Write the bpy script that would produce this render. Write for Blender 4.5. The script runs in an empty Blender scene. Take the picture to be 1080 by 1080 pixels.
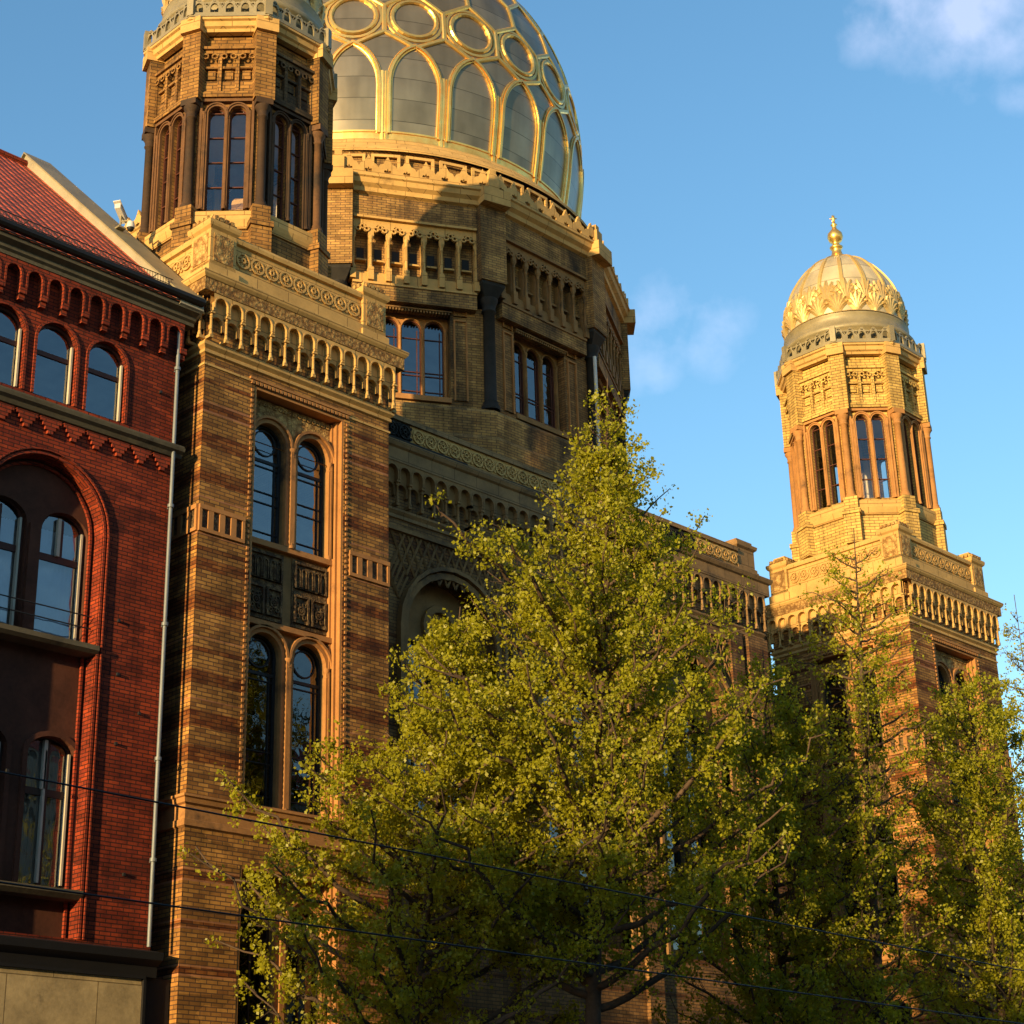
import bpy, math, random
import numpy as np
from mathutils import Vector, Matrix
random.seed(7); rng = np.random.default_rng(11)
S = bpy.context.scene; COL = S.collection
R = math.radians; PI = math.pi; sin, cos = math.sin, math.cos

# ------------------------------------------------------------------ materials
class NT:
    def __init__(s, name):
        s.m = bpy.data.materials.new(name); s.m.use_nodes = True
        s.t = s.m.node_tree; s.t.nodes.clear()
        s.out = s.n('ShaderNodeOutputMaterial')
    def n(s, typ, **kw):
        nd = s.t.nodes.new(typ)
        for k, v in kw.items():
            if k[0] == '_': setattr(nd, k[1:], v)
        for k, v in kw.items():
            if k[0] != '_':
                key = int(k[1:]) if (k[0] == 'i' and k[1:].isdigit()) else k.replace('_', ' ')
                if isinstance(v, bpy.types.NodeSocket): s.t.links.new(v, nd.inputs[key])
                else: nd.inputs[key].default_value = v
        return nd
    def math(s, op, a, b=0.0, c=None):
        kw = dict(i0=a, i1=b)
        if c is not None: kw['i2'] = c
        return s.n('ShaderNodeMath', _operation=op, **kw).outputs[0]
    def uv(s):
        return s.n('ShaderNodeTexCoord').outputs['UV']
    def obj(s):
        return s.n('ShaderNodeNewGeometry').outputs['Position']
    def noise(s, vec, scale, detail=4, rough=.6):
        return s.n('ShaderNodeTexNoise', Vector=vec, Scale=scale, Detail=detail, Roughness=rough).outputs[0]
    def rng(s, v, a, b, c=0., d=1.):
        nd = s.n('ShaderNodeMapRange', i0=v, i1=a, i2=b, i3=c, i4=d); nd.clamp = True
        return nd.outputs[0]
    def mix(s, f, a, b, blend='MIX'):
        nd = s.t.nodes.new('ShaderNodeMix'); nd.data_type = 'RGBA'; nd.blend_type = blend
        for sock, v in ((nd.inputs[0], f), (nd.inputs[6], a), (nd.inputs[7], b)):
            if isinstance(v, bpy.types.NodeSocket): s.t.links.new(v, sock)
            else: sock.default_value = v if not isinstance(v, tuple) else (*v, 1)[:4]
        return nd.outputs[2]
    def ramp(s, f, stops, const=True):
        nd = s.n('ShaderNodeValToRGB', Fac=f); cr = nd.color_ramp
        cr.interpolation = 'CONSTANT' if const else 'LINEAR'
        while len(cr.elements) > 1: cr.elements.remove(cr.elements[-1])
        cr.elements[0].position = stops[0][0]; cr.elements[0].color = (*stops[0][1], 1)
        for p, c in stops[1:]:
            e = cr.elements.new(p); e.color = (*c, 1)
        return nd.outputs[0]
    def bump(s, h, strength=.5, dist=.02):
        return s.n('ShaderNodeBump', Height=h, Strength=strength, Distance=dist).outputs[0]
    def fin(s, color, rough=.8, metal=0., normal=None, spec=.3, **kw):
        a = dict(Base_Color=color if not isinstance(color, tuple) else (*color, 1), Roughness=rough, Metallic=metal)
        a['Specular_IOR_Level'] = spec; a.update(kw)
        if normal is not None: a['Normal'] = normal
        b = s.n('ShaderNodeBsdfPrincipled', **a)
        s.t.links.new(b.outputs[0], s.out.inputs[0]); return s.m

def zbands(nt, bands, base, dark, red=()):
    z = nt.n('ShaderNodeSeparateXYZ', Vector=nt.obj()).outputs[2]
    acc = None
    for a, b in bands:
        k = nt.math('COMPARE', z, (a + b) / 2, (b - a) / 2); acc = k if acc is None else nt.math('MAXIMUM', acc, k)
    return nt.mix(acc, base, dark)

def brick(name, c1, c2, mortar, bw=.26, rh=.085, bands=None, dark=None, soot=.0, sootcol=(.022, .018, .014), red=None, var=.35, ms=.011):
    nt = NT(name); uv = nt.uv(); P = nt.obj()
    b = nt.n('ShaderNodeTexBrick', Vector=uv, Color1=(*c1, 1), Color2=(*c2, 1), Mortar=(*mortar, 1), Scale=1.0, Mortar_Size=ms, Bias=-.1, Brick_Width=bw, Row_Height=rh)
    b.inputs['Mortar Smooth'].default_value = .25
    col = b.outputs[0]
    if bands:
        tint = zbands(nt, bands, (1, 1, 1), dark)
        tint = nt.mix(nt.rng(nt.noise(nt.n('ShaderNodeVectorMath', _operation='MULTIPLY', i0=P, i1=(1., 1., 3.)).outputs[0], 2.2, 4, .7), .34, .56, .5, 1.), (1, 1, 1), tint)
        col = nt.mix(1., col, tint, 'MULTIPLY')
        if red:
            st = zbands(nt, red, (0, 0, 0), (1, 1, 1))
            col = nt.mix(nt.math('MULTIPLY', st, .6), col, (.40, .17, .085))
    # patchy replaced bricks and weathering
    n1 = nt.noise(P, .55, 5, .65); n2 = nt.noise(P, 3.2, 3, .6)
    cell = nt.n('ShaderNodeTexVoronoi', Vector=nt.n('ShaderNodeVectorMath', _operation='MULTIPLY', i0=uv, i1=(1.3, 4.2, 1)).outputs[0], Scale=1.0)
    pv = nt.n('ShaderNodeSeparateColor', Color=cell.outputs['Color']).outputs[0]
    f = nt.math('ADD', nt.math('MULTIPLY', n1, .6), nt.math('ADD', nt.math('MULTIPLY', n2, .3), nt.math('MULTIPLY', pv, .35)))
    mul = nt.rng(f, .3, .95, 1 - var, 1 + var * .8)
    stk = nt.noise(nt.n('ShaderNodeVectorMath', _operation='MULTIPLY', i0=P, i1=(2.6, 2.6, .16)).outputs[0], 1., 5, .6)
    mul = nt.math('MULTIPLY', mul, nt.rng(stk, .34, .52, .62, 1.04))
    col = nt.mix(1., col, nt.n('ShaderNodeCombineColor', i0=mul, i1=mul, i2=mul).outputs[0], 'MULTIPLY')
    if soot > 0:
        n3 = nt.noise(nt.n('ShaderNodeVectorMath', _operation='MULTIPLY', i0=P, i1=(1, 1, .45)).outputs[0], .5, 6, .7)
        sf = nt.rng(n3, .62 - soot * .35, .78 - soot * .3, 0, .9)
        col = nt.mix(sf, col, (*sootcol, 1))
    h = nt.math('ADD', nt.math('MULTIPLY', b.outputs['Fac'], -1.), nt.math('MULTIPLY', n2, .5))
    return nt.fin(col, .88, normal=nt.bump(h, .6, .015), spec=.2)

def carved(name, col, dark, scale=7., soot=0., bumpd=.03, rough=.8):
    nt = NT(name); uv = nt.uv(); P = nt.obj()
    v = nt.n('ShaderNodeTexVoronoi', Vector=uv, Scale=scale, _feature='SMOOTH_F1'); v.inputs['Smoothness'].default_value = .3
    w = nt.n('ShaderNodeTexVoronoi', Vector=uv, Scale=scale * 2.3, _feature='DISTANCE_TO_EDGE')
    h = nt.math('ADD', nt.math('MULTIPLY', v.outputs[0], -.8), nt.math('MINIMUM', w.outputs[0], .25))
    c = nt.mix(nt.rng(h, -.45, .1), dark, col)
    n1 = nt.noise(P, 1.1, 5, .65)
    mul = nt.rng(n1, .3, .75, .7, 1.2)
    c = nt.mix(1., c, nt.n('ShaderNodeCombineColor', i0=mul, i1=mul, i2=mul).outputs[0], 'MULTIPLY')
    if soot > 0:
        sf = nt.rng(nt.noise(P, .8, 6, .7), .62 - soot * .35, .78 - soot * .3, 0, .9)
        c = nt.mix(sf, c, (.02, .017, .014))
    return nt.fin(c, rough, normal=nt.bump(h, .9, bumpd), spec=.2)

def stone(name, col, var=.3, soot=0., rough=.8, nscale=1.3, joint=0., metal=0., spec=.25, streak=False):
    nt = NT(name); P = nt.obj()
    n1 = nt.noise(P, nscale, 6, .65); n2 = nt.noise(P, 14., 3)
    f = nt.math('ADD', nt.math('MULTIPLY', n1, .75), nt.math('MULTIPLY', n2, .25))
    mul = nt.rng(f, .3, .7, 1 - var, 1 + var * .6)
    c = nt.mix(1., (*col, 1), nt.n('ShaderNodeCombineColor', i0=mul, i1=mul, i2=mul).outputs[0], 'MULTIPLY')
    h = n2
    if joint > 0:
        b = nt.n('ShaderNodeTexBrick', Vector=nt.uv(), Color1=(1, 1, 1, 1), Color2=(.88, .88, .88, 1), Mortar=(.35, .33, .3, 1), Scale=1.0, Mortar_Size=.01, Brick_Width=joint, Row_Height=joint * .55)
        c = nt.mix(1., c, b.outputs[0], 'MULTIPLY')
    if soot > 0:
        sf = nt.rng(nt.noise(P, .7, 6, .72), .62 - soot * .35, .78 - soot * .3, 0, .92)
        c = nt.mix(sf, c, (.02, .017, .014))
    return nt.fin(c, rough, metal, normal=nt.bump(h, .25, .01), spec=spec)

def glassmat(name, refl=.35, tint=(.55, .6, .62), rough=.02, wav=.25):
    nt = NT(name); P = nt.obj()
    nrm = nt.bump(nt.noise(P, 1.6, 2, .5), wav, .05)
    fr = nt.n('ShaderNodeFresnel', IOR=1.5, Normal=nrm).outputs[0]
    g = nt.n('ShaderNodeBsdfGlossy', Color=(1, 1, 1, 1), Roughness=rough, Normal=nrm)
    t = nt.n('ShaderNodeBsdfTransparent', Color=(*tint, 1))
    f = nt.math('MINIMUM', nt.math('ADD', fr, refl), 1.)
    mx = nt.n('ShaderNodeMixShader', i0=f, i1=t.outputs[0], i2=g.outputs[0])
    nt.t.links.new(mx.outputs[0], nt.out.inputs[0]); return nt.m

def domezinc(name, col, metal=.75, rough=.33):
    nt = NT(name); P = nt.obj()
    sep = nt.n('ShaderNodeSeparateXYZ', Vector=P)
    z = sep.outputs[2]
    fz = nt.math('FRACT', nt.math('DIVIDE', z, .78))
    seam = nt.math('LESS_THAN', fz, .035)
    row = nt.math('FLOOR', nt.math('DIVIDE', z, .78))
    vec = nt.n('ShaderNodeCombineXYZ', i0=nt.math('MULTIPLY', sep.outputs[0], .8), i1=nt.math('MULTIPLY', sep.outputs[1], .8), i2=nt.math('MULTIPLY', row, 3.1)).outputs[0]
    n = nt.noise(vec, 1.1, 3, .6); n2 = nt.noise(P, .9, 4)
    mul = nt.rng(nt.math('ADD', nt.math('MULTIPLY', n, .7), nt.math('MULTIPLY', n2, .3)), .32, .68, .6, 1.3)
    mul = nt.math('MULTIPLY', mul, nt.math('SUBTRACT', 1., nt.math('MULTIPLY', seam, .55)))
    c = nt.mix(1., (*col, 1), nt.n('ShaderNodeCombineColor', i0=mul, i1=mul, i2=mul).outputs[0], 'MULTIPLY')
    return nt.fin(c, rough, metal, normal=nt.bump(n2, .2, .03), spec=.4)

def gold(name, col=(.95, .62, .16), rough=.3, metal=.85):
    nt = NT(name); P = nt.obj(); n = nt.noise(P, 2.2, 5, .65)
    c = nt.mix(nt.rng(n, .3, .7), (col[0] * .72, col[1] * .62, col[2] * .6), col)
    r = nt.rng(n, .3, .7, rough + .15, rough - .05)
    return nt.fin(c, r, metal, normal=nt.bump(nt.noise(P, 9., 3), .25, .01), spec=.5)

BANDS = [(17.6, 17.94), (16.77, 17.09), (14.79, 15.04), (13.89, 14.3), (12.32, 12.62), (11.42, 11.76), (10.68, 11.03), (8.35, 8.53), (7.43, 7.54), (6.53, 6.67), (18.45, 18.62), (19.1, 19.2), (15.2, 15.3), (13.0, 13.1), (4.5, 4.8)]
REDS = [(18.40, 18.45), (18.62, 18.67), (16.40, 16.44), (15.56, 15.60), (8.31, 8.35), (8.53, 8.57), (7.39, 7.43), (7.54, 7.58), (6.49, 6.53), (6.67, 6.71), (13.30, 13.33), (11.98, 12.01)]
YB1, YB2, YMO = (.37, .18, .042), (.15, .06, .016), (.085, .045, .022)
M = {}
M['tower_brick'] = brick('banded yellow brick', YB1, YB2, YMO, bands=BANDS, dark=(.50, .30, .25), red=REDS, soot=.10, var=.55)
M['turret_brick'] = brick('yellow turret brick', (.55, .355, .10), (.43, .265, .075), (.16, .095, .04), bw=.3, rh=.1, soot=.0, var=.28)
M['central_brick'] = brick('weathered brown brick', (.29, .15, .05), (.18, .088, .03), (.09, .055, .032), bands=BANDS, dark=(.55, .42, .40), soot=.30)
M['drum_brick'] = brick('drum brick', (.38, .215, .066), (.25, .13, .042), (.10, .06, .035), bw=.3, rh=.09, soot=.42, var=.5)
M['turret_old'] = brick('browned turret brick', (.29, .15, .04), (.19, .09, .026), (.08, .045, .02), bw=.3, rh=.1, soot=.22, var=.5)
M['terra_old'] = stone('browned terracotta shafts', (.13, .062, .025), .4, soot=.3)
M['turret_soot_shade'] = brick('sooted and shaded turret brick', (.16, .10, .045), (.10, .065, .03), (.05, .035, .02), bw=.3, rh=.1, soot=.75)  # soot together with the shade of the front faces, in one colour
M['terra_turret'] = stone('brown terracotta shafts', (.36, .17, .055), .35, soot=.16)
M['terra_soot_shade'] = stone('sooted and shaded terracotta', (.055, .03, .015), .5, soot=.3)  # soot, with shade put into the colour as well
M['red_brick'] = brick('red brick', (.25, .036, .010), (.14, .018, .008), (.04, .011, .007), bw=.25, rh=.08, soot=.16, sootcol=(.045, .014, .009), var=.6)
M['red_arch'] = brick('moulded red brick', (.28, .042, .014), (.19, .026, .011), (.06, .018, .011), bw=.25, rh=.08, var=.25)
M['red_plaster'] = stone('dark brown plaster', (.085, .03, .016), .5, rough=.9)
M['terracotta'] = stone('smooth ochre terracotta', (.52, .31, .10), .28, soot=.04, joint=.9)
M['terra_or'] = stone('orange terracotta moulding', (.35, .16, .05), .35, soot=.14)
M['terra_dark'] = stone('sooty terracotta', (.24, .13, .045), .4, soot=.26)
M['soot'] = stone('black sooted stone', (.022, .019, .016), .5, nscale=2.5)
M['grey_stone'] = stone('weathered ashlar', (.26, .15, .06), .4, soot=.24, joint=.8)
M['carved'] = carved('carved ochre frieze', (.55, .35, .12), (.20, .10, .03), 6.)
M['carved_fine'] = carved('fine floral frieze', (.50, .30, .10), (.16, .08, .025), 11.)
M['carved_dark'] = carved('carved brown panel', (.22, .14, .06), (.05, .03, .015), 6., soot=.1)
M['carved_soot'] = carved('carved black parapet', (.045, .04, .033), (.008, .007, .006), 6.)
M['glass'] = glassmat('window glass', .16, (.5, .52, .53))
M['house_glass'] = glassmat('house window glass', .14, (.85, .88, .92), wav=.35)
M['clear_glass'] = glassmat('clear lantern glass', .05, (.9, .89, .86))
M['drum_glass'] = glassmat('drum window glass', .12, (.3, .32, .34))
M['dark_glass'] = glassmat('dim window glass', .06, (.3, .32, .33))
M['iron'] = stone('black painted iron', (.018, .017, .017), .3, rough=.5)
M['wood_dark'] = stone('dark brown painted wood', (.055, .028, .018), .4, rough=.55)
M['wood_red'] = stone('oxblood painted wood', (.085, .026, .015), .35, rough=.55)
M['wood_white'] = stone('cream painted wood', (.46, .40, .30), .2, rough=.55)
M['interior'] = stone('unlit room interior', (.05, .045, .04), .2, rough=.95)
M['lantern_in'] = stone('lantern plaster', (.62, .56, .46), .2, rough=.95)
M['zinc'] = stone('grey zinc sheet', (.25, .205, .115), .35, rough=.5, metal=.15, spec=.4)
M['zinc_dark'] = stone('dark zinc', (.13, .125, .115), .3, rough=.5, metal=.3)
M['dome_panel'] = domezinc('dome sheet panels', (.29, .225, .135))
M['dome_pale'] = domezinc('pale turret dome sheet', (.44, .365, .23), .15, .45)
M['gold'] = gold('gilded ribs', (.93, .61, .17))
M['gold_soft'] = gold('weathered gilding', (.80, .56, .18), .4, .6)
M['gold_dull'] = gold('dull gilded carving', (.58, .42, .16), .42, .45)
M['cornice_red'] = stone('grey green painted cornice', (.105, .085, .05), .4, soot=.2)
M['pipe'] = stone('grey zinc pipe', (.17, .185, .19), .25, rough=.5, metal=.2)
M['panel'] = stone('stained ochre render', (.42, .31, .15), .45, soot=.05, nscale=1.8, joint=1.9)
M['firewall'] = stone('pale grey render', (.30, .265, .19), .25, rough=.9)
M['black'] = stone('black painted timber', (.012, .011, .011), .3, rough=.6)
M['curtain'] = stone('pale blue curtain cloth', (.50, .55, .62), .12, rough=.95)
M['curtain_grey'] = stone('olive vertical blind cloth', (.22, .22, .15), .12, rough=.95)
M['bark'] = stone('brown bark', (.085, .055, .035), .5, rough=.95, nscale=6.)
M['white_plastic'] = stone('white painted metal', (.50, .48, .44), .1, rough=.4)
M['asphalt'] = stone('asphalt', (.05, .05, .052), .3, rough=.9)
M['paving'] = stone('granite paving', (.24, .23, .22), .25, joint=.6)
M['line'] = stone('white road paint', (.75, .75, .72), .15)
M['house_far'] = stone('grey render', (.30, .27, .23), .2)

def tilemat():
    nt = NT('red roof tiles'); uv = nt.uv()
    b = nt.n('ShaderNodeTexBrick', Vector=uv, Color1=(.62, .11, .045, 1), Color2=(.42, .07, .03, 1), Mortar=(.06, .014, .01, 1), Scale=1., Mortar_Size=.03, Brick_Width=.24, Row_Height=.36, Bias=0.)
    b.offset = 0.; b.inputs['Mortar Smooth'].default_value = .6
    sx = nt.n('ShaderNodeSeparateXYZ', Vector=uv)
    wav = nt.math('ABSOLUTE', nt.math('SINE', nt.math('MULTIPLY', sx.outputs[0], PI / .24)))
    fr = nt.math('FRACT', nt.math('DIVIDE', sx.outputs[1], .36))
    h = nt.math('ADD', nt.math('MULTIPLY', wav, .6), nt.math('MULTIPLY', fr, -.7))
    n = nt.noise(nt.obj(), 1.5, 5, .7); mul = nt.rng(n, .3, .7, .65, 1.2)
    mul = nt.math('MULTIPLY', mul, nt.rng(fr, .0, .22, .25, 1.))  # shadow line under each tile lap, put into the colour
    c = nt.mix(1., b.outputs[0], nt.n('ShaderNodeCombineColor', i0=mul, i1=mul, i2=mul).outputs[0], 'MULTIPLY')
    return nt.fin(c, .7, normal=nt.bump(h, 1., .06), spec=.3)
M['tile'] = tilemat()

def leafmat(name, ca, cb):
    nt = NT(name)
    oi = nt.n('ShaderNodeTexNoise', Vector=nt.obj(), Scale=2.1, Detail=4.).outputs[0]
    c = nt.mix(nt.rng(oi, .3, .7), ca, cb)
    d = nt.n('ShaderNodeBsdfDiffuse', Color=c); t = nt.n('ShaderNodeBsdfTranslucent', Color=nt.mix(1., c, (1.1, 1.05, .6), 'MULTIPLY'))
    g = nt.n('ShaderNodeBsdfGlossy', Color=(1, 1, 1, 1), Roughness=.45)
    m1 = nt.n('ShaderNodeMixShader', i0=.58, i1=d.outputs[0], i2=t.outputs[0])
    m2 = nt.n('ShaderNodeMixShader', i0=.015, i1=m1.outputs[0], i2=g.outputs[0])
    nt.t.links.new(m2.outputs[0], nt.out.inputs[0]); return nt.m
M['leaf'] = leafmat('spring lime leaves', (.275, .272, .012), (.41, .39, .020))
M['leaf_dark'] = leafmat('darker spring leaves', (.085, .115, .012), (.16, .18, .02))

# ------------------------------------------------------------------ mesh kit
class Fr:                     # facade frame: u along the wall, z up, d out of the wall; az = turn of the outward normal from -Y towards -X
    def __init__(s, ox, oy, az):
        s.o = (ox, oy); a = R(az); s.c, s.s = cos(a), sin(a); s.az = az
    def p(s, u, z, d): return (s.o[0] + u * s.c - d * s.s, s.o[1] - u * s.s - d * s.c, z)

class Op(dict):               # an opening: centre c, half width w, bottom b, springing s, rise r (0 = flat)
    def top(s, n=12):
        c, w, sp, r = s['c'], s['w'], s['s'], s.get('r', s['w'])
        if r == 0: return [(c - w, sp), (c + w, sp)]
        return [(c - w * cos(PI * i / n), sp + r * sin(PI * i / n)) for i in range(n + 1)]
    def line(s, n=12, grow=0.):
        c, w, b, sp, r = s['c'], s['w'] + grow, s['b'], s['s'], s.get('r', s['w'])
        if r == 0: return [(c - w, b), (c - w, sp + grow), (c + w, sp + grow), (c + w, b)]
        r += grow
        return [(c - w, b)] + [(c - w * cos(PI * i / n), sp + r * sin(PI * i / n)) for i in range(n + 1)] + [(c + w, b)]

class MB:
    def __init__(s): s.v = []; s.f = []; s.sm = []
    def add(s, pts, faces, smooth=False):
        k = len(s.v); s.v += [tuple(p) for p in pts]
        for f in faces: s.f.append(tuple(i + k for i in f)); s.sm.append(smooth)
    def q(s, *pts, smooth=False): s.add(pts, [tuple(range(len(pts)))], smooth)
    def box(s, fr, u0, u1, z0, z1, d0, d1):
        P = [fr.p(u, z, d) for u in (u0, u1) for z in (z0, z1) for d in (d0, d1)]
        s.add(P, [(0, 1, 3, 2), (4, 6, 7, 5), (0, 4, 5, 1), (2, 3, 7, 6), (0, 2, 6, 4), (1, 5, 7, 3)])
    def prof(s, fr, u0, u1, pr):          # profile of (d, z) run along u
        n = len(pr); P = [fr.p(u0, z, d) for d, z in pr] + [fr.p(u1, z, d) for d, z in pr]
        s.add(P, [(i, (i + 1) % n, (i + 1) % n + n, i + n) for i in range(n)] + [tuple(range(n)), tuple(range(2 * n - 1, n - 1, -1))])
    def wall(s, fr, u0, u1, z0, z1, ops=(), d=0., rev=.2, sill=True):
        ops = sorted(ops, key=lambda o: o['c']); cur = u0
        for o in ops:
            a, b = o['c'] - o['w'], o['c'] + o['w']
            if a > cur + 1e-6: s.q(fr.p(cur, z0, d), fr.p(a, z0, d), fr.p(a, z1, d), fr.p(cur, z1, d))
            T = o.top()
            if o['b'] > z0 + 1e-6: s.q(fr.p(a, z0, d), fr.p(b, z0, d), fr.p(b, o['b'], d), fr.p(a, o['b'], d))
            for (ua, za), (ub, zb) in zip(T, T[1:]):
                s.q(fr.p(ua, za, d), fr.p(ub, zb, d), fr.p(ub, z1, d), fr.p(ua, z1, d))
            L = o.line()
            if sill: L = L + [L[0]]
            for (ua, za), (ub, zb) in zip(L, L[1:]):
                s.q(fr.p(ua, za, d), fr.p(ub, zb, d), fr.p(ub, zb, d - rev), fr.p(ua, za, d - rev))
            cur = b
        if u1 > cur + 1e-6: s.q(fr.p(cur, z0, d), fr.p(u1, z0, d), fr.p(u1, z1, d), fr.p(cur, z1, d))
    def ring(s, fr, o, t, d0, d1, n=12, g0=0., closed=False):
        A = o.line(n, g0); B = o.line(n, g0 + t)
        if closed: A = A + [A[0]]; B = B + [(B[0][0], B[0][1])]
        for i in range(len(A) - 1):
            a, b, c, e = A[i], A[i + 1], B[i + 1], B[i]
            s.q(fr.p(*a, d1), fr.p(*b, d1), fr.p(*c, d1), fr.p(*e, d1))
            s.q(fr.p(*e, d0), fr.p(*c, d0), fr.p(*c, d1), fr.p(*e, d1))
            s.q(fr.p(*a, d0), fr.p(*b, d0), fr.p(*b, d1), fr.p(*a, d1))
        for a, e in ((A[0], B[0]), (A[-1], B[-1])): s.q(fr.p(*a, d0), fr.p(*e, d0), fr.p(*e, d1), fr.p(*a, d1))
    def disc(s, fr, u, z, r, d, n=16): s.q(*[fr.p(u + r * cos(2 * PI * i / n), z + r * sin(2 * PI * i / n), d) for i in range(n)])
    def hoop(s, fr, u, z, r0, r1, d0, d1, n=16):      # flat relief ring on a wall
        for i in range(n):
            a, b = 2 * PI * i / n, 2 * PI * (i + 1) / n
            def pt(r, t, d): return fr.p(u + r * cos(t), z + r * sin(t), d)
            s.q(pt(r0, a, d1), pt(r0, b, d1), pt(r1, b, d1), pt(r1, a, d1))
            s.q(pt(r1, a, d0), pt(r1, b, d0), pt(r1, b, d1), pt(r1, a, d1)); s.q(pt(r0, a, d0), pt(r0, b, d0), pt(r0, b, d1), pt(r0, a, d1))
    def fill(s, fr, o, d, n=12): s.q(*[fr.p(u, z, d) for u, z in o.line(n)[::-1]])
    def band(s, poly, pr, closed=True, cap=False):    # profile of (offset, z) carried round a plan polygon with mitred corners
        n = len(poly); rings = []
        for off, z in pr:
            ring = []
            for i in range(n):
                a, b, c = Vector(poly[i - 1]), Vector(poly[i]), Vector(poly[(i + 1) % n])
                e1, e2 = (b - a).normalized(), (c - b).normalized()
                n1, n2 = Vector((e1.y, -e1.x)), Vector((e2.y, -e2.x))
                if not closed and i == 0: n1 = n2
                if not closed and i == n - 1: n2 = n1
                m = (n1 + n2) / (1 + n1.dot(n2)); p = b + m * off; ring.append((p.x, p.y, z))
            rings.append(ring)
        m = len(rings)
        for j in range(m - 1):
            for i in range(n if closed else n - 1):
                k = (i + 1) % n; s.q(rings[j][i], rings[j][k], rings[j + 1][k], rings[j + 1][i])
        if cap: s.q(*rings[-1])
    def lathe(s, cx, cy, pr, n=16, smooth=True, a0=0., a1=2 * PI, flute=0., nf=0):
        full = abs(a1 - a0 - 2 * PI) < 1e-6; m = n if full else n + 1; P = []
        for r, z in pr:
            for i in range(m):
                a = a0 + (a1 - a0) * i / n; P.append((cx + r * cos(a), cy + r * sin(a), z))
        F = []
        for j in range(len(pr) - 1):
            for i in range(n if full else n):
                k = (i + 1) % m; F.append((j * m + i, j * m + k, (j + 1) * m + k, (j + 1) * m + i))
        s.add(P, F, smooth)
    def tube(s, pts, rad, n=6, smooth=True, cap=False):
        pts = [Vector(p) for p in pts]; rad = rad if hasattr(rad, '__len__') else [rad] * len(pts); P = []
        for i, p in enumerate(pts):
            t = (pts[min(i + 1, len(pts) - 1)] - pts[max(i - 1, 0)]).normalized()
            a = t.cross(Vector((0, 0, 1)) if abs(t.z) < .9 else Vector((1, 0, 0))).normalized(); b = t.cross(a)
            P += [p + (a * cos(2 * PI * k / n) + b * sin(2 * PI * k / n)) * rad[i] for k in range(n)]
        F = [(i * n + k, i * n + (k + 1) % n, (i + 1) * n + (k + 1) % n, (i + 1) * n + k) for i in range(len(pts) - 1) for k in range(n)]
        s.add(P, F, smooth)
        if cap: s.add(P[:n], [tuple(range(n))]); s.add(P[-n:], [tuple(range(n))])
    def col(s, x, y, z0, z1, r, n=10, cap=.22, base=.14, flare=1.75):
        s.lathe(x, y, [(r * 1.5, z0), (r * 1.5, z0 + base * .4), (r * 1.15, z0 + base * .6), (r * 1.25, z0 + base * .8), (r, z0 + base), (r * .94, z1 - cap), (r * 1.2, z1 - cap * .95), (r * 1.2, z1 - cap * .85), (r, z1 - cap * .8), (r * 1.2, z1 - cap * .45), (r * flare, z1 - cap * .18), (r * flare, z1)], n)
    def build(s, name, mat, parent=None):
        me = bpy.data.meshes.new(name); me.from_pydata(s.v, [], s.f); me.materials.append(mat)
        me.polygons.foreach_set('use_smooth', np.array(s.sm, bool))
        V = np.array(s.v, float)
        nl = len(me.loops); li = np.zeros(nl, int); me.loops.foreach_get('vertex_index', li)
        nn = np.zeros(len(me.polygons) * 3); me.polygons.foreach_get('normal', nn); nn = nn.reshape(-1, 3)
        tot = np.zeros(len(me.polygons), int); me.polygons.foreach_get('loop_total', tot)
        N = np.repeat(nn, tot, 0); P = V[li]
        flat = np.abs(N[:, 2]) > .75
        h = np.hypot(N[:, 0], N[:, 1]) + 1e-9
        tx, ty = -N[:, 1] / h, N[:, 0] / h
        sg = np.where((np.abs(tx) > np.abs(ty)) * tx + (np.abs(tx) <= np.abs(ty)) * ty < 0, -1., 1.)
        u = (P[:, 0] * tx + P[:, 1] * ty) * sg
        sl = np.maximum(np.sqrt(np.maximum(1 - N[:, 2] ** 2, 0)), .2)
        UV = np.where(flat[:, None], P[:, :2], np.stack([u, P[:, 2] / sl], 1))
        uvl = me.uv_layers.new(name='uv'); uvl.data.foreach_set('uv', UV.astype(np.float32).ravel())
        return link(name, me, parent)

def link(name, me, parent=None):
    o = bpy.data.objects.new(name, me); COL.objects.link(o)
    if parent is not None: adopt(o, parent)
    return o
def adopt(o, p):
    o.parent = p
    if p.type == 'EMPTY': o.matrix_parent_inverse = Matrix.Translation(-Vector(p.location))
def tag(o, label=None, cat=None, group=None, kind=None):
    if label: o['label'] = label
    if cat: o['category'] = cat
    if group: o['group'] = group
    if kind: o['kind'] = kind
    return o
def thing(name, loc, label, cat, group=None):
    o = bpy.data.objects.new(name, None); COL.objects.link(o); o.location = loc; o.empty_display_size = .5
    return tag(o, label, cat, group)
def copy_part(o, loc, scale=1., parent=None):
    c = o.copy(); COL.objects.link(c); c.parent = parent or o.parent
    if parent is None: c.matrix_parent_inverse = o.matrix_parent_inverse; c.location = loc; c.scale = (scale,) * 3
    for ch in [k for k in list(bpy.data.objects) if k.parent == o]: copy_part(ch, None, 1., c)
    return c

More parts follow.
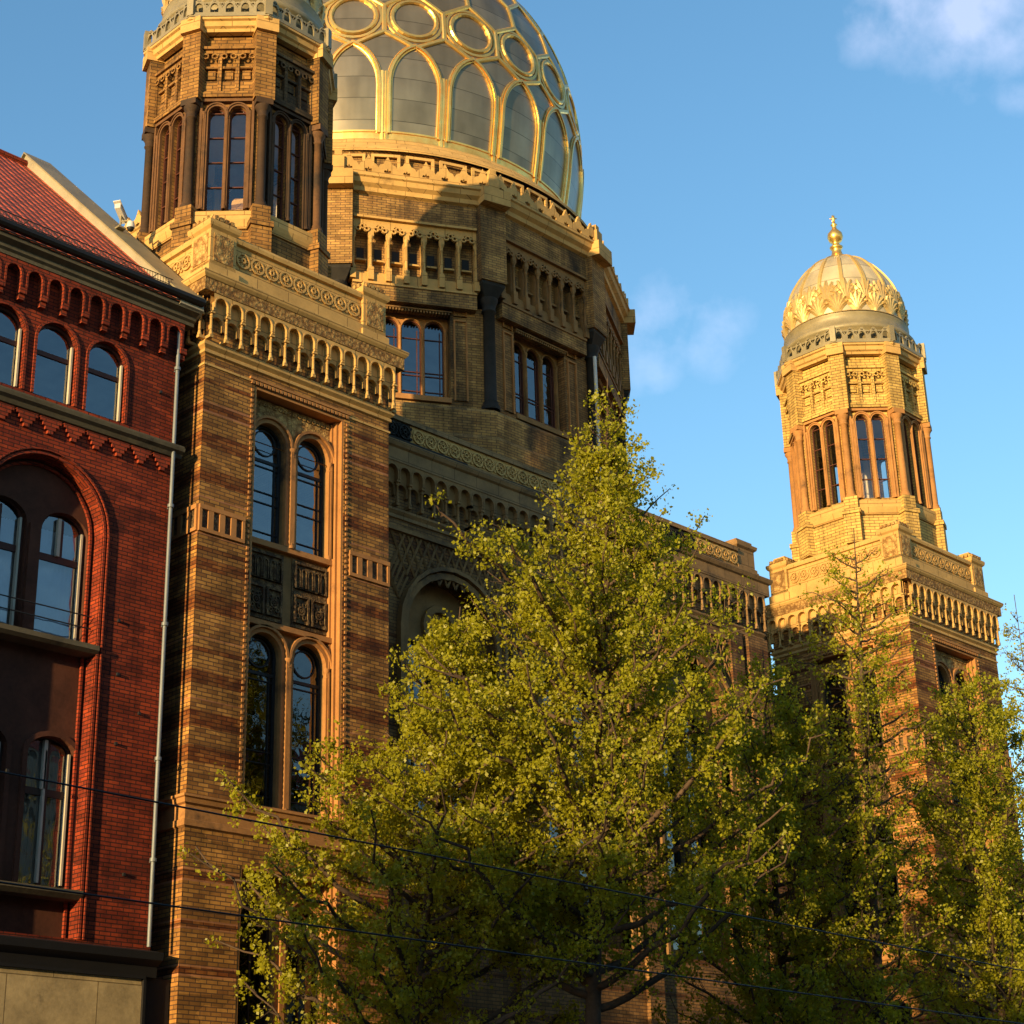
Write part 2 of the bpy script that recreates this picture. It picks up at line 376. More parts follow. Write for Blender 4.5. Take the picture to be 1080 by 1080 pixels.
# ------------------------------------------------------------------ camera
E = 1.6
cd = S.camera if False else bpy.data.cameras.new('camera'); cam = bpy.data.objects.new('camera', cd); COL.objects.link(cam)
C = [[0.7001850208629948, 0.25239183900192647, 0.6678617343165523], [-0.7135009981751532, 0.280951839495166, 0.6418585432066338], [-0.02563712468564742, -0.9259397515440775, 0.37680009865755665]]
mw = Matrix([[C[i][0], -C[i][1], -C[i][2], 0] for i in range(3)] + [[0, 0, 0, 1]]); mw.translation = (0, 0, E)
cam.matrix_world = mw; cd.sensor_width = 36; cd.lens = 1894.5 / 1080 * 36; cd.clip_start = .1; cd.clip_end = 6000
S.camera = cam

# ------------------------------------------------------------------ sky and sun
SUN_AZ, SUN_EL = 11.0, 6.5          # degrees the sun stands in front of the facade line (towards -X), and above the horizon
sd = Vector((-cos(R(SUN_AZ)) * cos(R(SUN_EL)), -sin(R(SUN_AZ)) * cos(R(SUN_EL)), sin(R(SUN_EL))))
sl = bpy.data.lights.new('sun', 'SUN'); sl.energy = 4.2; sl.angle = R(.53); sl.color = (1., .71, .33)
so = bpy.data.objects.new('sun', sl); COL.objects.link(so); so.rotation_euler = sd.to_track_quat('Z', 'Y').to_euler(); so.location = (-60, -20, 60)
W = bpy.data.worlds.new('World'); S.world = W; W.use_nodes = True; wt = W.node_tree; wt.nodes.clear()
def wn(t, **kw):
    nd = wt.nodes.new(t)
    for k, v in kw.items():
        if k[0] == '_': setattr(nd, k[1:], v)
        else:
            key = int(k[1:]) if k[1:].isdigit() else k
            if isinstance(v, bpy.types.NodeSocket): wt.links.new(v, nd.inputs[key])
            else: nd.inputs[key].default_value = v
    return nd
sky = wn('ShaderNodeTexSky', _sky_type='NISHITA'); sky.sun_disc = False; sky.sun_elevation = R(SUN_EL); sky.sun_rotation = math.atan2(sd.x, sd.y) % (2 * PI)
sky.air_density = 1.0; sky.dust_density = .2; sky.ozone_density = 1.7
gd = wn('ShaderNodeTexCoord').outputs['Generated']
cmask = None
for d0, r0, st in (((.7626, .4676, .4473), .045, 1.), ((.7996, .4424, .4062), .022, .55), ((.69, .58, .43), .05, .75)):
    pass
def ray(u, v):
    d = (u - 540, v - 540, 1894.5); w = Vector([sum(C[i][j] * d[j] for j in range(3)) for i in range(3)]); return w.normalized()
for (u, v), r0, st in (((915, 30), .035, .8), ((955, 5), .055, 1.), ((1020, 15), .07, 1.), ((1080, 40), .06, .8), ((1075, 95), .025, .7), ((700, 340), .05, .7), ((750, 350), .045, .65), ((680, 385), .04, .6), ((640, 320), .04, .5)):
    dt = wn('ShaderNodeVectorMath', _operation='DISTANCE', i0=gd, i1=tuple(ray(u, v))).outputs['Value']
    mr = wn('ShaderNodeMapRange', i0=dt, i1=0., i2=r0, i3=st, i4=0.); mr.interpolation_type = 'SMOOTHSTEP'
    cmask = mr.outputs[0] if cmask is None else wn('ShaderNodeMath', _operation='MAXIMUM', i0=cmask, i1=mr.outputs[0]).outputs[0]
cn = wn('ShaderNodeTexNoise', Vector=gd, Scale=24., Detail=9., Roughness=.55).outputs[0]
cf = wn('ShaderNodeMapRange', i0=wn('ShaderNodeMath', _operation='MULTIPLY', i0=cmask, i1=wn('ShaderNodeMapRange', i0=cn, i1=.3, i2=.7, i3=.1, i4=1.3).outputs[0]).outputs[0], i1=.22, i2=1.1, i3=0., i4=.22).outputs[0]
hs = wn('ShaderNodeHueSaturation', Color=sky.outputs[0]); hs.inputs['Saturation'].default_value = 1.2; hs.inputs['Value'].default_value = 1.14
mixc = wt.nodes.new('ShaderNodeMix'); mixc.data_type = 'RGBA'; wt.links.new(cf, mixc.inputs[0]); wt.links.new(hs.outputs[0], mixc.inputs[6]); mixc.inputs[7].default_value = (6.2, 5.6, 6.6, 1)
bg = wn('ShaderNodeBackground', Color=mixc.outputs[2], Strength=.15); wo = wn('ShaderNodeOutputWorld', Surface=bg.outputs[0])
S.view_settings.view_transform = 'Standard'; S.view_settings.look = 'None'; S.view_settings.exposure = 1.12; S.view_settings.gamma = 1.

# ------------------------------------------------------------------ ground
W0 = Fr(0, 0, 0)
def slab(name, x0, x1, y0, y1, z, mat, label):
    m = MB(); m.q((x0, y0, z), (x1, y0, z), (x1, y1, z), (x0, y1, z)); o = m.build(name, mat); tag(o, label, 'ground', kind='structure'); return o
slab('ground', -1500, 1500, -1500, 1500, -.13, M['asphalt'], 'grey ground reaching to the horizon')
slab('road', -300, 300, 2, 19, -.12, M['asphalt'], 'asphalt street running along the facades')
mb = MB(); mb.box(W0, -300, 300, -.12, 0, -32, -19); tag(mb.build('pavement', M['paving']), 'granite pavement in front of the buildings', 'pavement', kind='structure')
mb = MB(); mb.box(W0, -300, 300, -.12, 0, -2, 6); tag(mb.build('near_pavement', M['paving']), 'granite pavement on the near side of the street', 'pavement', kind='structure')

# ------------------------------------------------------------------ synagogue
syn = thing('synagogue', (34.4, 31, 0), 'yellow brick synagogue with a gold ribbed dome and two domed corner turrets', 'building')
def win(fr, o, d, parent, mat_f='iron', glass='glass', bars=(), circ=False, vb=(), t=.05, name='window', curtain=None, light=None):
    m = MB(); m.ring(fr, Op(o, w=o['w'] - t), t, d - .03, d + .04, closed=True)
    a, b = o['c'] - o['w'], o['c'] + o['w']
    for z, h in bars: m.box(fr, a, b, z - h, z + h, d - .02, d + .03)
    for u, z0, z1, h in vb: m.box(fr, u - h, u + h, z0, z1, d - .02, d + .034)
    if circ: m.hoop(fr, o['c'], o['s'] + .04, o['w'] * .62, o['w'] * .62 + .035, d - .02, d + .028)
    if light:                 # a pale inner casement edge at the right of the pane
        pass
    f = m.build(name, M[mat_f], parent)
    g = MB(); g.fill(fr, o, d); g.build('pane', M[glass], f)
    if light:
        l = MB(); l.box(fr, b - .16, b - .09, o['b'] + .05, light, d - .14, d - .08); l.build('inner_frame', M['wood_white'], f)
    if curtain:
        c = MB(); n = 28; u0, u1, z0, z1, mat, amp = curtain
        for i in range(n):
            ua, ub = u0 + (u1 - u0) * i / n, u0 + (u1 - u0) * (i + 1) / n
            da, db = d - .16 + amp * sin(i * 2.1), d - .16 + amp * sin((i + 1) * 2.1)
            c.q(fr.p(ua, z0, da), fr.p(ub, z0, db), fr.p(ub, z1, db), fr.p(ua, z1, da), smooth=True)
        c.build('curtain', M[mat], f)
    return f

TX, TY, TW = 20.65, 29.01, 5.37
tower_parts = []
def tp(o): tower_parts.append(o); return o
Tfront, Tleft = Fr(TX, TY, 0), Fr(TX, TY + TW, 90)
Tright, Tback = Fr(TX + TW, TY, -90), Fr(TX + TW, TY + TW, 180)
tplan = [(TX, TY), (TX + TW, TY), (TX + TW, TY + TW), (TX, TY + TW)]
UW = [Op(c=2.06, w=.46, b=16.0, s=18.36), Op(c=3.31, w=.46, b=16.0, s=18.36)]
LW = [Op(c=2.06, w=.46, b=10.12, s=13.42), Op(c=3.31, w=.46, b=10.12, s=13.42)]
GW = [Op(c=2.06, w=.46, b=3.0, s=7.7), Op(c=3.31, w=.46, b=3.0, s=7.7)]
m = MB()
for fr in (Tfront, Tleft):
    m.wall(fr, 0, 1.38, 0, 19.45); m.wall(fr, 3.99, TW, 0, 19.45); m.wall(fr, 0, TW, 19.45, 21.7)
    m.wall(fr, 1.38, 3.99, 8.75, 9.35); m.wall(fr, 1.38, 3.99, 0, 2.2)
    RD = -.36
    for a, b in ((10., 19.45), (2.2, 8.75)):
        for u in (1.38, 3.99): m.q(fr.p(u, a, 0), fr.p(u, b, 0), fr.p(u, b, RD), fr.p(u, a, RD))
        for z in (a, b): m.q(fr.p(1.38, z, 0), fr.p(3.99, z, 0), fr.p(3.99, z, RD), fr.p(1.38, z, RD))
for fr in (Tright, Tback): m.wall(fr, 0, TW, 0, 21.7)
tp(m.build('tower_wall', M['tower_brick'], syn))
for fr in (Tfront, Tleft):
    m = MB(); RD = -.36
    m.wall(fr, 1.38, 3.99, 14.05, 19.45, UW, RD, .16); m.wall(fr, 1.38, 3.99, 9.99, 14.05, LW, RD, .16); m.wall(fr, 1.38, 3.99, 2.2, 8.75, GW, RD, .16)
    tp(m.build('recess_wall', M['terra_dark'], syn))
    m = MB()
    for o in UW + LW + GW:
        m.ring(fr, o, .09, RD, RD + .1); m.ring(fr, o, .06, RD, RD + .16, g0=.1)
    for z0, z1 in ((10., 19.45), (2.2, 8.75)):
        for u in (1.38, 3.99):
            sg = 1 if u < 2 else -1
            m.box(fr, min(u, u + sg * .06), max(u, u + sg * .06), z0, z1, RD, -.01)
            m.box(fr, min(u + sg * .06, u + sg * .12), max(u + sg * .06, u + sg * .12), z0, z1 - .06, RD, -.13)
            m.box(fr, min(u + sg * .12, u + sg * .17), max(u + sg * .12, u + sg * .17), z0, z1 - .12, RD, -.24)
        m.box(fr, 1.44, 3.93, z1 - .06, z1, RD, -.012)
    for z0, z1, s0 in ((16., 18.4, 15.95), (10.1, 13.45, 10.), (3., 7.72, 2.9)):
        for u in (2.685,):
            p = fr.p(u, 0, RD + .10); m.col(p[0], p[1], s0, z1 - .04, .06, 8)
        for u in (1.56, 3.81):
            p = fr.p(u, 0, RD + .06); m.col(p[0], p[1], s0, z1 - .04, .045, 8)
        m.box(fr, 2.62, 2.75, s0, z1, RD, RD + .06)
    m.box(fr, 1.5, 3.87, 15.84, 15.97, RD, RD + .14); m.box(fr, 1.5, 3.87, 14.0, 14.12, RD, RD + .16); m.box(fr, 1.5, 3.87, 9.99, 10.09, RD, RD + .2)
    tp(m.build('window_surround', M['terra_or'], syn))
    m = MB()     # beaded moulding round the recess
    z = 10.05
    while z < 19.4:
        for u in (1.30, 4.07): m.box(fr, u - .026, u + .026, z, z + .07, -.001, .028)
        z += .13
    u = 1.3
    while u < 4.1: m.box(fr, u - .035, u + .035, 19.47, 19.55, -.001, .05); u += .115
    m.box(fr, 1.22, 4.15, 19.57, 19.63, -.002, .06)
    tp(m.build('bead_moulding', M['terra_or'], syn))
    # carved panels and spandrels
    for c in (2.06, 3.31):
        m = MB(); a, b = c - .5, c + .5
        m.box(fr, a, b, 14.2, 15.78, RD - .01, RD + .035)
        for z0, z1, u0, u1 in ((14.25, 14.95, a + .04, c - .03), (14.25, 14.95, c + .03, b - .04), (15.05, 15.72, a + .04, b - .04)):
            m.ring(fr, Op(c=(u0 + u1) / 2, w=(u1 - u0) / 2 - .05, b=z0 + .05, s=z1 - .05, r=0), .05, RD + .03, RD + .09, closed=True)
        for k in range(5):
            uu = a + .14 + k * .18
            m.ring(fr, Op(c=uu, w=.05, b=15.15, s=15.5, r=.07), .025, RD + .03, RD + .075)
        for uu in (c - .25, c + .25):
            m.hoop(fr, uu, 14.6, .07, .11, RD + .03, RD + .08); m.hoop(fr, uu, 14.6, .02, .045, RD + .03, RD + .085)
            for q in range(4): m.hoop(fr, uu + .13 * cos(q * PI / 2 + .78), 14.6 + .2 * sin(q * PI / 2 + .78), .03, .06, RD + .03, RD + .07, 8)
        tp(m.build('carved_panel', M['carved_dark'], syn))
    m = MB(); m.wall(fr, 1.56, 3.81, 18.3, 19.36, [Op(o, w=o['w'] + .17, b=18.3) for o in UW], RD + .05, .05)
    for k in range(16):
        u = 1.63 + k * .14; m.hoop(fr, u, 19.25, .02, .05, RD + .05, RD + .085, 8)
    tp(m.build('spandrel', M['carved'], syn))
    for o in UW + LW:
        z0 = o['b']; h = o['s'] - z0
        f = win(fr, o, RD - .14, syn, 'iron', 'glass' if o in UW else 'dark_glass', [(o['s'] - .40, .035), (o['s'] - .55, .012), (z0 + .95, .012), (z0 + 1.2, .012), (z0 + .25, .012)], True, [(o['c'] + .3, z0, o['s'] - .4, .012)], light=o['s'] - .3)
        tp(f)
    for o in GW: tp(win(fr, o, RD - .14, syn, 'wood_dark', 'dark_glass', [(7.4, .04), (5.2, .03)], False, [(o['c'], 3., 7.4, .02)]))
# string course, niche band
m = MB(); m.band(tplan, [(0, 9.35), (.05, 9.38), (.05, 9.5), (.02, 9.52), (.02, 9.8), (.08, 9.83), (.1, 9.92), (.14, 9.94), (.14, 9.99), (0, 10.03)])
tp(m.build('string_course', M['terra_turret'], syn))
m = MB(); m.band(tplan, [(0, 2.0), (.1, 2.02), (.1, 2.2), (0, 2.26)]); tp(m.build('plinth_course', M['terra_dark'], syn))
for fr in (Tfront, Tleft):
    for a, b in ((0.0, 1.2), (4.16, TW)):
        m = MB(); m.box(fr, a, b, 15.62, 15.70, -.01, .05); m.box(fr, a, b, 16.12, 16.22, -.01, .06)
        n = 4; w = (b - a) / n
        for k in range(n + 1):
            u = a + k * w; m.box(fr, max(a, u - .07), min(b, u + .07), 15.70, 16.12, -.01, .05)
        tp(m.build('niche_band', M['terra_or'], syn))
        m = MB(); m.box(fr, a + .02, b - .02, 15.70, 16.12, -.02, .012); tp(m.build('niche_relief', M['carved_dark'], syn))
# corbel arcade on all sides
def arcade(m, fr, u0, u1, n, z, d=.25, sc=1.):
    p = (u1 - u0) / n; w = p * .405
    ops = [Op(c=u0 + p * (k + .5), w=w, b=z - .48 * sc, s=z - .27 * sc) for k in range(n)]
    m.wall(fr, u0, u1, z - .48 * sc, z, ops, d, d * .55, sill=False)
    ops2 = [Op(c=u0 + p * (k + .5), w=w * .9, b=z - .82 * sc, s=z - .66 * sc) for k in range(n)]
    m.wall(fr, u0, u1, z - .82 * sc, z - .0 * sc, ops2, d * .45, d * .45 - .004, sill=False)
    for k in range(n + 1):
        u = u0 + p * k
        q = fr.p(u, 0, d * .7); m.col(q[0], q[1], z - 1.03 * sc, z - .47 * sc, .036 * sc, 6, .14 * sc, .08 * sc, 1.7)
        m.box(fr, u - .045 * sc, u + .045 * sc, z - 1.1 * sc, z - 1.03 * sc, 0, d * .86); m.box(fr, u - .06 * sc, u + .06 * sc, z - .52 * sc, z - .475 * sc, d * .4, d * 1.02)
        m.ring(fr, Op(c=u0 + p * (k + .5), w=w, b=z - .46 * sc, s=z - .27 * sc), .03 * sc, d, d + .02, 8) if k < n else None
m = MB()
for fr in (Tfront, Tleft, Tright, Tback): arcade(m, fr, 0, TW, 13, 21.2)
m.band(tplan, [(0, 19.78), (.05, 19.8), (.05, 19.87), (.02, 19.9), (.1, 19.97), (.1, 20.02), (.06, 20.04), (.06, 20.09), (0, 20.1)])
m.band(tplan, [(0, 19.5), (.03, 19.51), (.03, 19.56), (0, 19.57)])
tp(m.build('corbel_arcade', M['terracotta'], syn))
m = MB(); m.band(tplan, [(.0, 21.19), (.27, 21.19), (.27, 21.5), (0, 21.5)]); tp(m.build('floral_frieze', M['carved_fine'], syn))
m = MB(); m.band(tplan, [(.0, 21.495), (.29, 21.495), (.34, 21.56), (.36, 21.64), (.33, 21.67), (-.4, 21.72)]); m.q(*[(x, y, 21.69) for x, y in tplan]); tp(m.build('cornice', M['terracotta'], syn))
def rosettes(m, fr, u0, u1, n, z, r, d):
    p = (u1 - u0) / n
    for k in range(n):
        u = u0 + p * (k + .5); m.hoop(fr, u, z, r * .78, r, d, d + .05, 14); m.hoop(fr, u, z, r * .18, r * .36, d, d + .06, 8)
        for q in range(6):
            a = q * PI / 3 + .26; c, s = cos(a), sin(a)
            m.hoop(fr, u + c * r * .56, z + s * r * .56, r * .10, r * .21, d, d + .04, 6)
        for q in (-1, 1): m.hoop(fr, u + p * .5, z + q * r * .72, r * .05, r * .2, d, d + .04, 6)
ins = [(TX + .05, TY + .05), (TX + TW - .05, TY + .05), (TX + TW - .05, TY + TW - .05), (TX + .05, TY + TW - .05)]
m = MB(); m.band(ins, [(0, 21.6), (0, 22.18), (-.1, 22.2), (-.1, 22.88), (-.02, 22.9), (.0, 22.98), (-.02, 23.05), (-.45, 23.05), (-.45, 21.6)])
for fr in (Tfront, Tleft, Tright, Tback): rosettes(m, fr, .82, TW - .82, 9, 22.54, .2, -.155)
tp(m.build('parapet', M['terracotta'], syn))
for i, (x, y) in enumerate(tplan):
    sx, sy = (1 if x < TX + 1 else -1), (1 if y < TY + 1 else -1); w = .78
    cx, cy = x + sx * (w / 2 + .02), y + sy * (w / 2 + .02)
    pl = [(cx - w / 2, cy - w / 2), (cx + w / 2, cy - w / 2), (cx + w / 2, cy + w / 2), (cx - w / 2, cy + w / 2)]
    m = MB(); m.band(pl, [(0, 21.65), (.03, 21.7), (.03, 22.05), (-.03, 22.1), (-.03, 23.0), (.03, 23.06), (.05, 23.12), (.05, 23.2), (-.06, 23.24), (-.06, 23.34), (-.16, 23.36), (-.16, 23.46)], cap=True)
    o = tp(m.build('pedestal', M['terracotta'], syn))
    m = MB()
    for az in (0, 90, 180, 270):
        a = R(az); f = Fr(cx - sin(a) * w / 2 - cos(a) * w / 2, cy - cos(a) * w / 2 + sin(a) * w / 2, az)
        m.box(f, .12, w - .12, 22.2, 22.9, -.05, -.012)
        for q in range(4): m.box(f, .1 + q * .15, .2 + q * .15, 23.24, 23.34, -.07, .02)
    m.build('relief', M['carved'], o)

# ---- turret (built over the left tower)
CX, CY, TZ = 23.33, 31.7, 24.5
turret_parts = []
def up(o): turret_parts.append(o); return o
def ngon(cx, cy, r, n, a0=0.): return [(cx + r * cos(2 * PI * (i + .5) / n + a0), cy + r * sin(2 * PI * (i + .5) / n + a0)) for i in range(n)]
k8 = cos(PI / 8)
oc = lambda ap: ngon(CX, CY, ap / k8, 8)
T8 = [(45 * k) for k in range(8)]
def ff(az, ap, cx=None, cy=None): a = R(az); cx = CX if cx is None else cx; cy = CY if cy is None else cy; return Fr(cx - ap * sin(a), cy - ap * cos(a), az)
AP = 2.0
m = MB(); m.band(oc(2.12), [(0, 21.6), (.12, 21.7), (.12, 22.9), (.03, 23.0), (.03, 23.85), (-.08, 23.95), (-.3, 24.12)])
for az in T8:
    f = ff(az, AP)
    ops = [Op(c=-.26, w=.20, b=TZ + .02, s=TZ + 2.72), Op(c=.26, w=.20, b=TZ + .02, s=TZ + 2.72)]
    m.wall(f, -AP * .4142, AP * .4142, 24.1, TZ + 5.05, ops, 0, .3)
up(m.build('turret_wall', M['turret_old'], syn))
m = MB(); m.band(oc(2.08), [(-.35, 23.9), (.06, 23.92), (.1, 24.04), (.12, 24.14), (.12, 24.36), (.04, 24.42), (-.2, 24.5)]); up(m.build('turret_sill', M['terracotta'], syn))
m = MB(); m.band(oc(1.72), [(0, 24.0), (0, 27.9), (-1.6, 28.0)], cap=False); # inner lining, pierced below
m = MB()
for az in T8:
    f = ff(az, AP - .3)
    m.wall(f, -.70, .70, 24.0, TZ + 3.6, [Op(c=-.26, w=.24, b=TZ + .02, s=TZ + 2.72), Op(c=.26, w=.24, b=TZ + .02, s=TZ + 2.72)], 0, .05)
m.q(*[(x, y, TZ + 3.6) for x, y in oc(AP - .3)]); m.q(*[(x, y, 24.05) for x, y in oc(AP - .3)])
up(m.build('lantern_lining', M['lantern_in'], syn))
for az in T8:
    f = ff(az, AP)
    m = MB()
    for c in (-.26, .26):
        o = Op(c=c, w=.20, b=TZ, s=TZ + 2.72); m.ring(f, o, .05, 0, .07); m.ring(f, o, .035, 0, .1, g0=.05)
    for u in (-.56, 0, .56):
        q = f.p(u, 0, .07); m.col(q[0], q[1], TZ, TZ + 2.74, .04, 6, .2, .12, 1.5)
    m.box(f, -.62, .62, TZ + 3.02, TZ + 3.1, 0, .12); m.box(f, -.66, -.6, TZ, TZ + 3.02, 0, .11); m.box(f, .6, .66, TZ, TZ + 3.02, 0, .11)
    up(m.build('turret_window_surround', M['terra_soot_shade' if az in (0, 315) else 'terra_old'], syn))  # front faces darker: soot plus their shade put into the colour
    for c in (-.26, .26):
        o = Op(c=c, w=.20, b=TZ, s=TZ + 2.72)
        up(win(f, o, -.12, syn, 'wood_red', 'clear_glass', [(TZ + .7 * j, .014) for j in range(1, 5)], t=.025, name='turret_window'))
    m = MB()   # blind arcade of three above the windows
    ops = [Op(c=u, w=.17, b=TZ + 3.3, s=TZ + 4.22, r=.19) for u in (-.43, 0, .43)]
    m.wall(f, -.68, .68, TZ + 3.25, TZ + 4.5, ops, .14, .14)
    for u in (-.43, 0, .43):
        m.box(f, u - .17, u + .17, TZ + 3.3, TZ + 3.62, 0, .09); m.box(f, u - .1, u + .1, TZ + 3.7, TZ + 3.95, 0, .05)
        m.box(f, u - .17, u + .17, TZ + 3.98, TZ + 4.04, 0, .11)
    for k in range(6): m.hoop(f, -.57 + k * .228, TZ + 4.3, .05, .085, .14, .18, 8)
    m.box(f, -.72, .72, TZ + 4.5, TZ + 4.58, 0, .2); m.box(f, -.72, .72, TZ + 3.12, TZ + 3.25, 0, .17)
    up(m.build('blind_arcade', M['turret_soot_shade' if az in (0, 315) else 'turret_old'], syn))  # front faces carry soot and painted-in shade
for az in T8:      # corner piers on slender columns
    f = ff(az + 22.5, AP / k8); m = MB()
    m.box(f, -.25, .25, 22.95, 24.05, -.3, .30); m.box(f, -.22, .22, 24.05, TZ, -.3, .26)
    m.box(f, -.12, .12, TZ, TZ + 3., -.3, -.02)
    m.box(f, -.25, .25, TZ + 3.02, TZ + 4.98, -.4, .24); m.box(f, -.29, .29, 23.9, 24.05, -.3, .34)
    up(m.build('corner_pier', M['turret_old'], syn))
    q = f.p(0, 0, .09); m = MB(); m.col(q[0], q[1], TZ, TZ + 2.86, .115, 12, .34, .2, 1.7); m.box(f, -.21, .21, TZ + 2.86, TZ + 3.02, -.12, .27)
    up(m.build('corner_column', M['terra_old' if az == 315 else 'terra_soot_shade'], syn))  # sunlit column painted lighter; the others hold soot and shade in their colour
m = MB(); m.band(oc(2.16), [(-.1, TZ + 4.98), (.04, TZ + 5.0), (.06, TZ + 5.08), (.12, TZ + 5.12), (.14, TZ + 5.25), (.2, TZ + 5.28), (.2, TZ + 5.34), (-.3, TZ + 5.4)])
for az in T8: f = ff(az + 22.5, 2.16 / k8); m.box(f, -.28, .28, TZ + 4.96, TZ + 5.345, -.3, .17)
m.q(*[(x, y, TZ + 5.36) for x, y in oc(2.0)])
up(m.build('turret_cornice', M['terracotta'], syn))
m = MB(); m.band(oc(2.30), [(-.2, TZ + 5.35), (.06, TZ + 5.36), (.06, TZ + 5.43), (-.2, TZ + 5.44)])
for az in T8:
    f = ff(az, 2.30); hw = 2.3 * .4142; n = 5
    for k in range(n):
        c = -hw + (k + .5) * 2 * hw / n; w = hw / n
        for g0, t in ((-.09, .0),):
            m.ring(f, Op(c=c, w=w - .09, b=TZ + 5.5, s=TZ + 5.62, r=.16), .09, -.03, .03, 6)
        m.hoop(f, c, TZ + 5.86, .025, .06, -.03, .03, 6); m.hoop(f, c - w, TZ + 5.74, .03, .075, -.03, .03, 6)
    m.box(f, -hw, hw, TZ + 5.43, TZ + 5.5, -.03, .03)
for az in T8: f = ff(az + 22.5, 2.30 / k8); m.box(f, -.09, .09, TZ + 5.4, TZ + 5.95, -.1, .07)
up(m.build('turret_cresting', M['zinc'], syn))
m = MB(); m.lathe(CX, CY, [(2.12, TZ + 5.4), (2.12, TZ + 5.95), (2.24, TZ + 6.0), (2.27, TZ + 6.1), (2.2, TZ + 6.2), (2.1, TZ + 6.26), (2.06, TZ + 6.55), (2.1, TZ + 6.6), (2.1, TZ + 6.68)], 48)
for z in (TZ + 5.98, TZ + 6.3): pass
up(m.build('dome_drum', M['zinc'], syn))
PRT = [(6.62, 1.99), (7.2, 2.02), (7.65, 1.98), (8.1, 1.86), (8.5, 1.66), (8.9, 1.40), (9.25, 1.10), (9.5, .78), (9.68, .42), (9.75, .2)]
def interp(pr, z):
    for (a, ra), (b, rb) in zip(pr, pr[1:]):
        if a <= z <= b: return ra + (rb - ra) * (z - a) / (b - a)
    return pr[0][1] if z < pr[0][0] else pr[-1][1]
def dense(pr, n=3):            # smooth (z, r) profile
    P = [np.array(p) for p in pr]; out = []
    for i in range(len(P) - 1):
        p0, p1, p2, p3 = P[max(i - 1, 0)], P[i], P[i + 1], P[min(i + 2, len(P) - 1)]
        for j in range(n):
            t = j / n; out.append(tuple(.5 * (2 * p1 + (p2 - p0) * t + (2 * p0 - 5 * p1 + 4 * p2 - p3) * t * t + (3 * p1 - p0 - 3 * p2 + p3) * t ** 3)))
    return out + [tuple(P[-1])]
PRTd = dense(PRT)
m = MB(); m.lathe(CX, CY, [(r, TZ + z) for z, r in PRTd], 64); td = up(m.build('turret_dome', M['dome_pale'], syn))
m = MB()
for k in range(16):
    a = 2 * PI * (k + .5) / 16
    pts = [(z, r) for z, r in PRTd if z >= 7.4]
    for (z0, r0), (z1, r1) in zip(pts, pts[1:]):
        def pp(z, r, h, s): h = h * (1 if z < 9.2 else .6); return (CX + (r + s) * cos(a) - h * sin(a), CY + (r + s) * sin(a) + h * cos(a), TZ + z + s * .4)
        for h0, s0, h1, s1 in ((-.065, -.02, -.05, .05), (-.05, .05, .05, .05), (.05, .05, .065, -.02)):
            m.q(pp(z0, r0, h0, s0), pp(z1, r1, h0, s0), pp(z1, r1, h1, s1), pp(z0, r0, h1, s1))
m.build('rib', M['gold_soft'], td)
m = MB()      # two rows of gilded palmette leaves round the foot of the dome
def palmette(m, a, zb, h, wd, prz, curl):
    for j in range(7):
        th = (j - 3) / 3 * 1.15; L = h * (1 - .16 * abs(j - 3) / 3); nseg = 4; wl = wd * .17
        prev = None
        for i in range(nseg + 1):
            t = i / nseg; bend = th * (.45 + .55 * t)
            du = sin(bend) * L * t * .62; dz = cos(bend * .8) * L * t
            ww = wl * sin(PI * min(.95, .18 + .72 * t)) + .01
            r = interp(prz, zb + dz) + .03 + curl * t * t * t
            ac = a + du / 2.0
            def P(off, lift): return (CX + (r + lift * .6) * cos(ac + off / 2.), CY + (r + lift * .6) * sin(ac + off / 2.), TZ + zb + dz)
            cur = (P(-ww, -.03), P(0, .05), P(ww, -.03))
            if prev: m.q(prev[0], prev[1], cur[1], cur[0]); m.q(prev[1], prev[2], cur[2], cur[1])
            prev = cur
        m.q(*prev)
N = 20
for k in range(N):
    palmette(m, 2 * PI * k / N, 7.0, .98, .62, PRT, .03); palmette(m, 2 * PI * (k + .5) / N, 6.66, .74, .62, PRT, .07)
m.lathe(CX, CY, [(2.02, TZ + 6.6), (2.1, TZ + 6.64), (2.1, TZ + 6.7), (2.03, TZ + 6.74)], 48)
m.build('palmette_band', M['gold_dull'], td)
m = MB(); m.lathe(CX, CY, [(.52, TZ + 9.58), (.44, TZ + 9.72), (.30, TZ + 9.86), (.2, TZ + 9.95), (.15, TZ + 10.15), (.2, TZ + 10.2), (.23, TZ + 10.26), (.13, TZ + 10.32), (.12, TZ + 10.42), (.22, TZ + 10.52), (.27, TZ + 10.66), (.25, TZ + 10.8), (.15, TZ + 10.92), (.09, TZ + 11.0), (.07, TZ + 11.12), (.12, TZ + 11.16), (.06, TZ + 11.22), (.05, TZ + 11.3)], 20)
for k in range(3):      # little six-armed star on top
    a = k * PI / 3
    d = Vector((cos(a + .2), sin(a + .2), 0)) * .05
    for s in (-1, 1):
        q = Vector((CX, CY, TZ + 11.42))
        m.tube([q, q + Vector((.5 * cos(a), -.5 * cos(a), sin(a))) .normalized() * .13 * s], [.05, .012], 5)
m.lathe(CX, CY, [(.02, TZ + 11.3), (.06, TZ + 11.38), (.06, TZ + 11.46), (.02, TZ + 11.56)], 8)
m.build('finial', M['gold'], td)

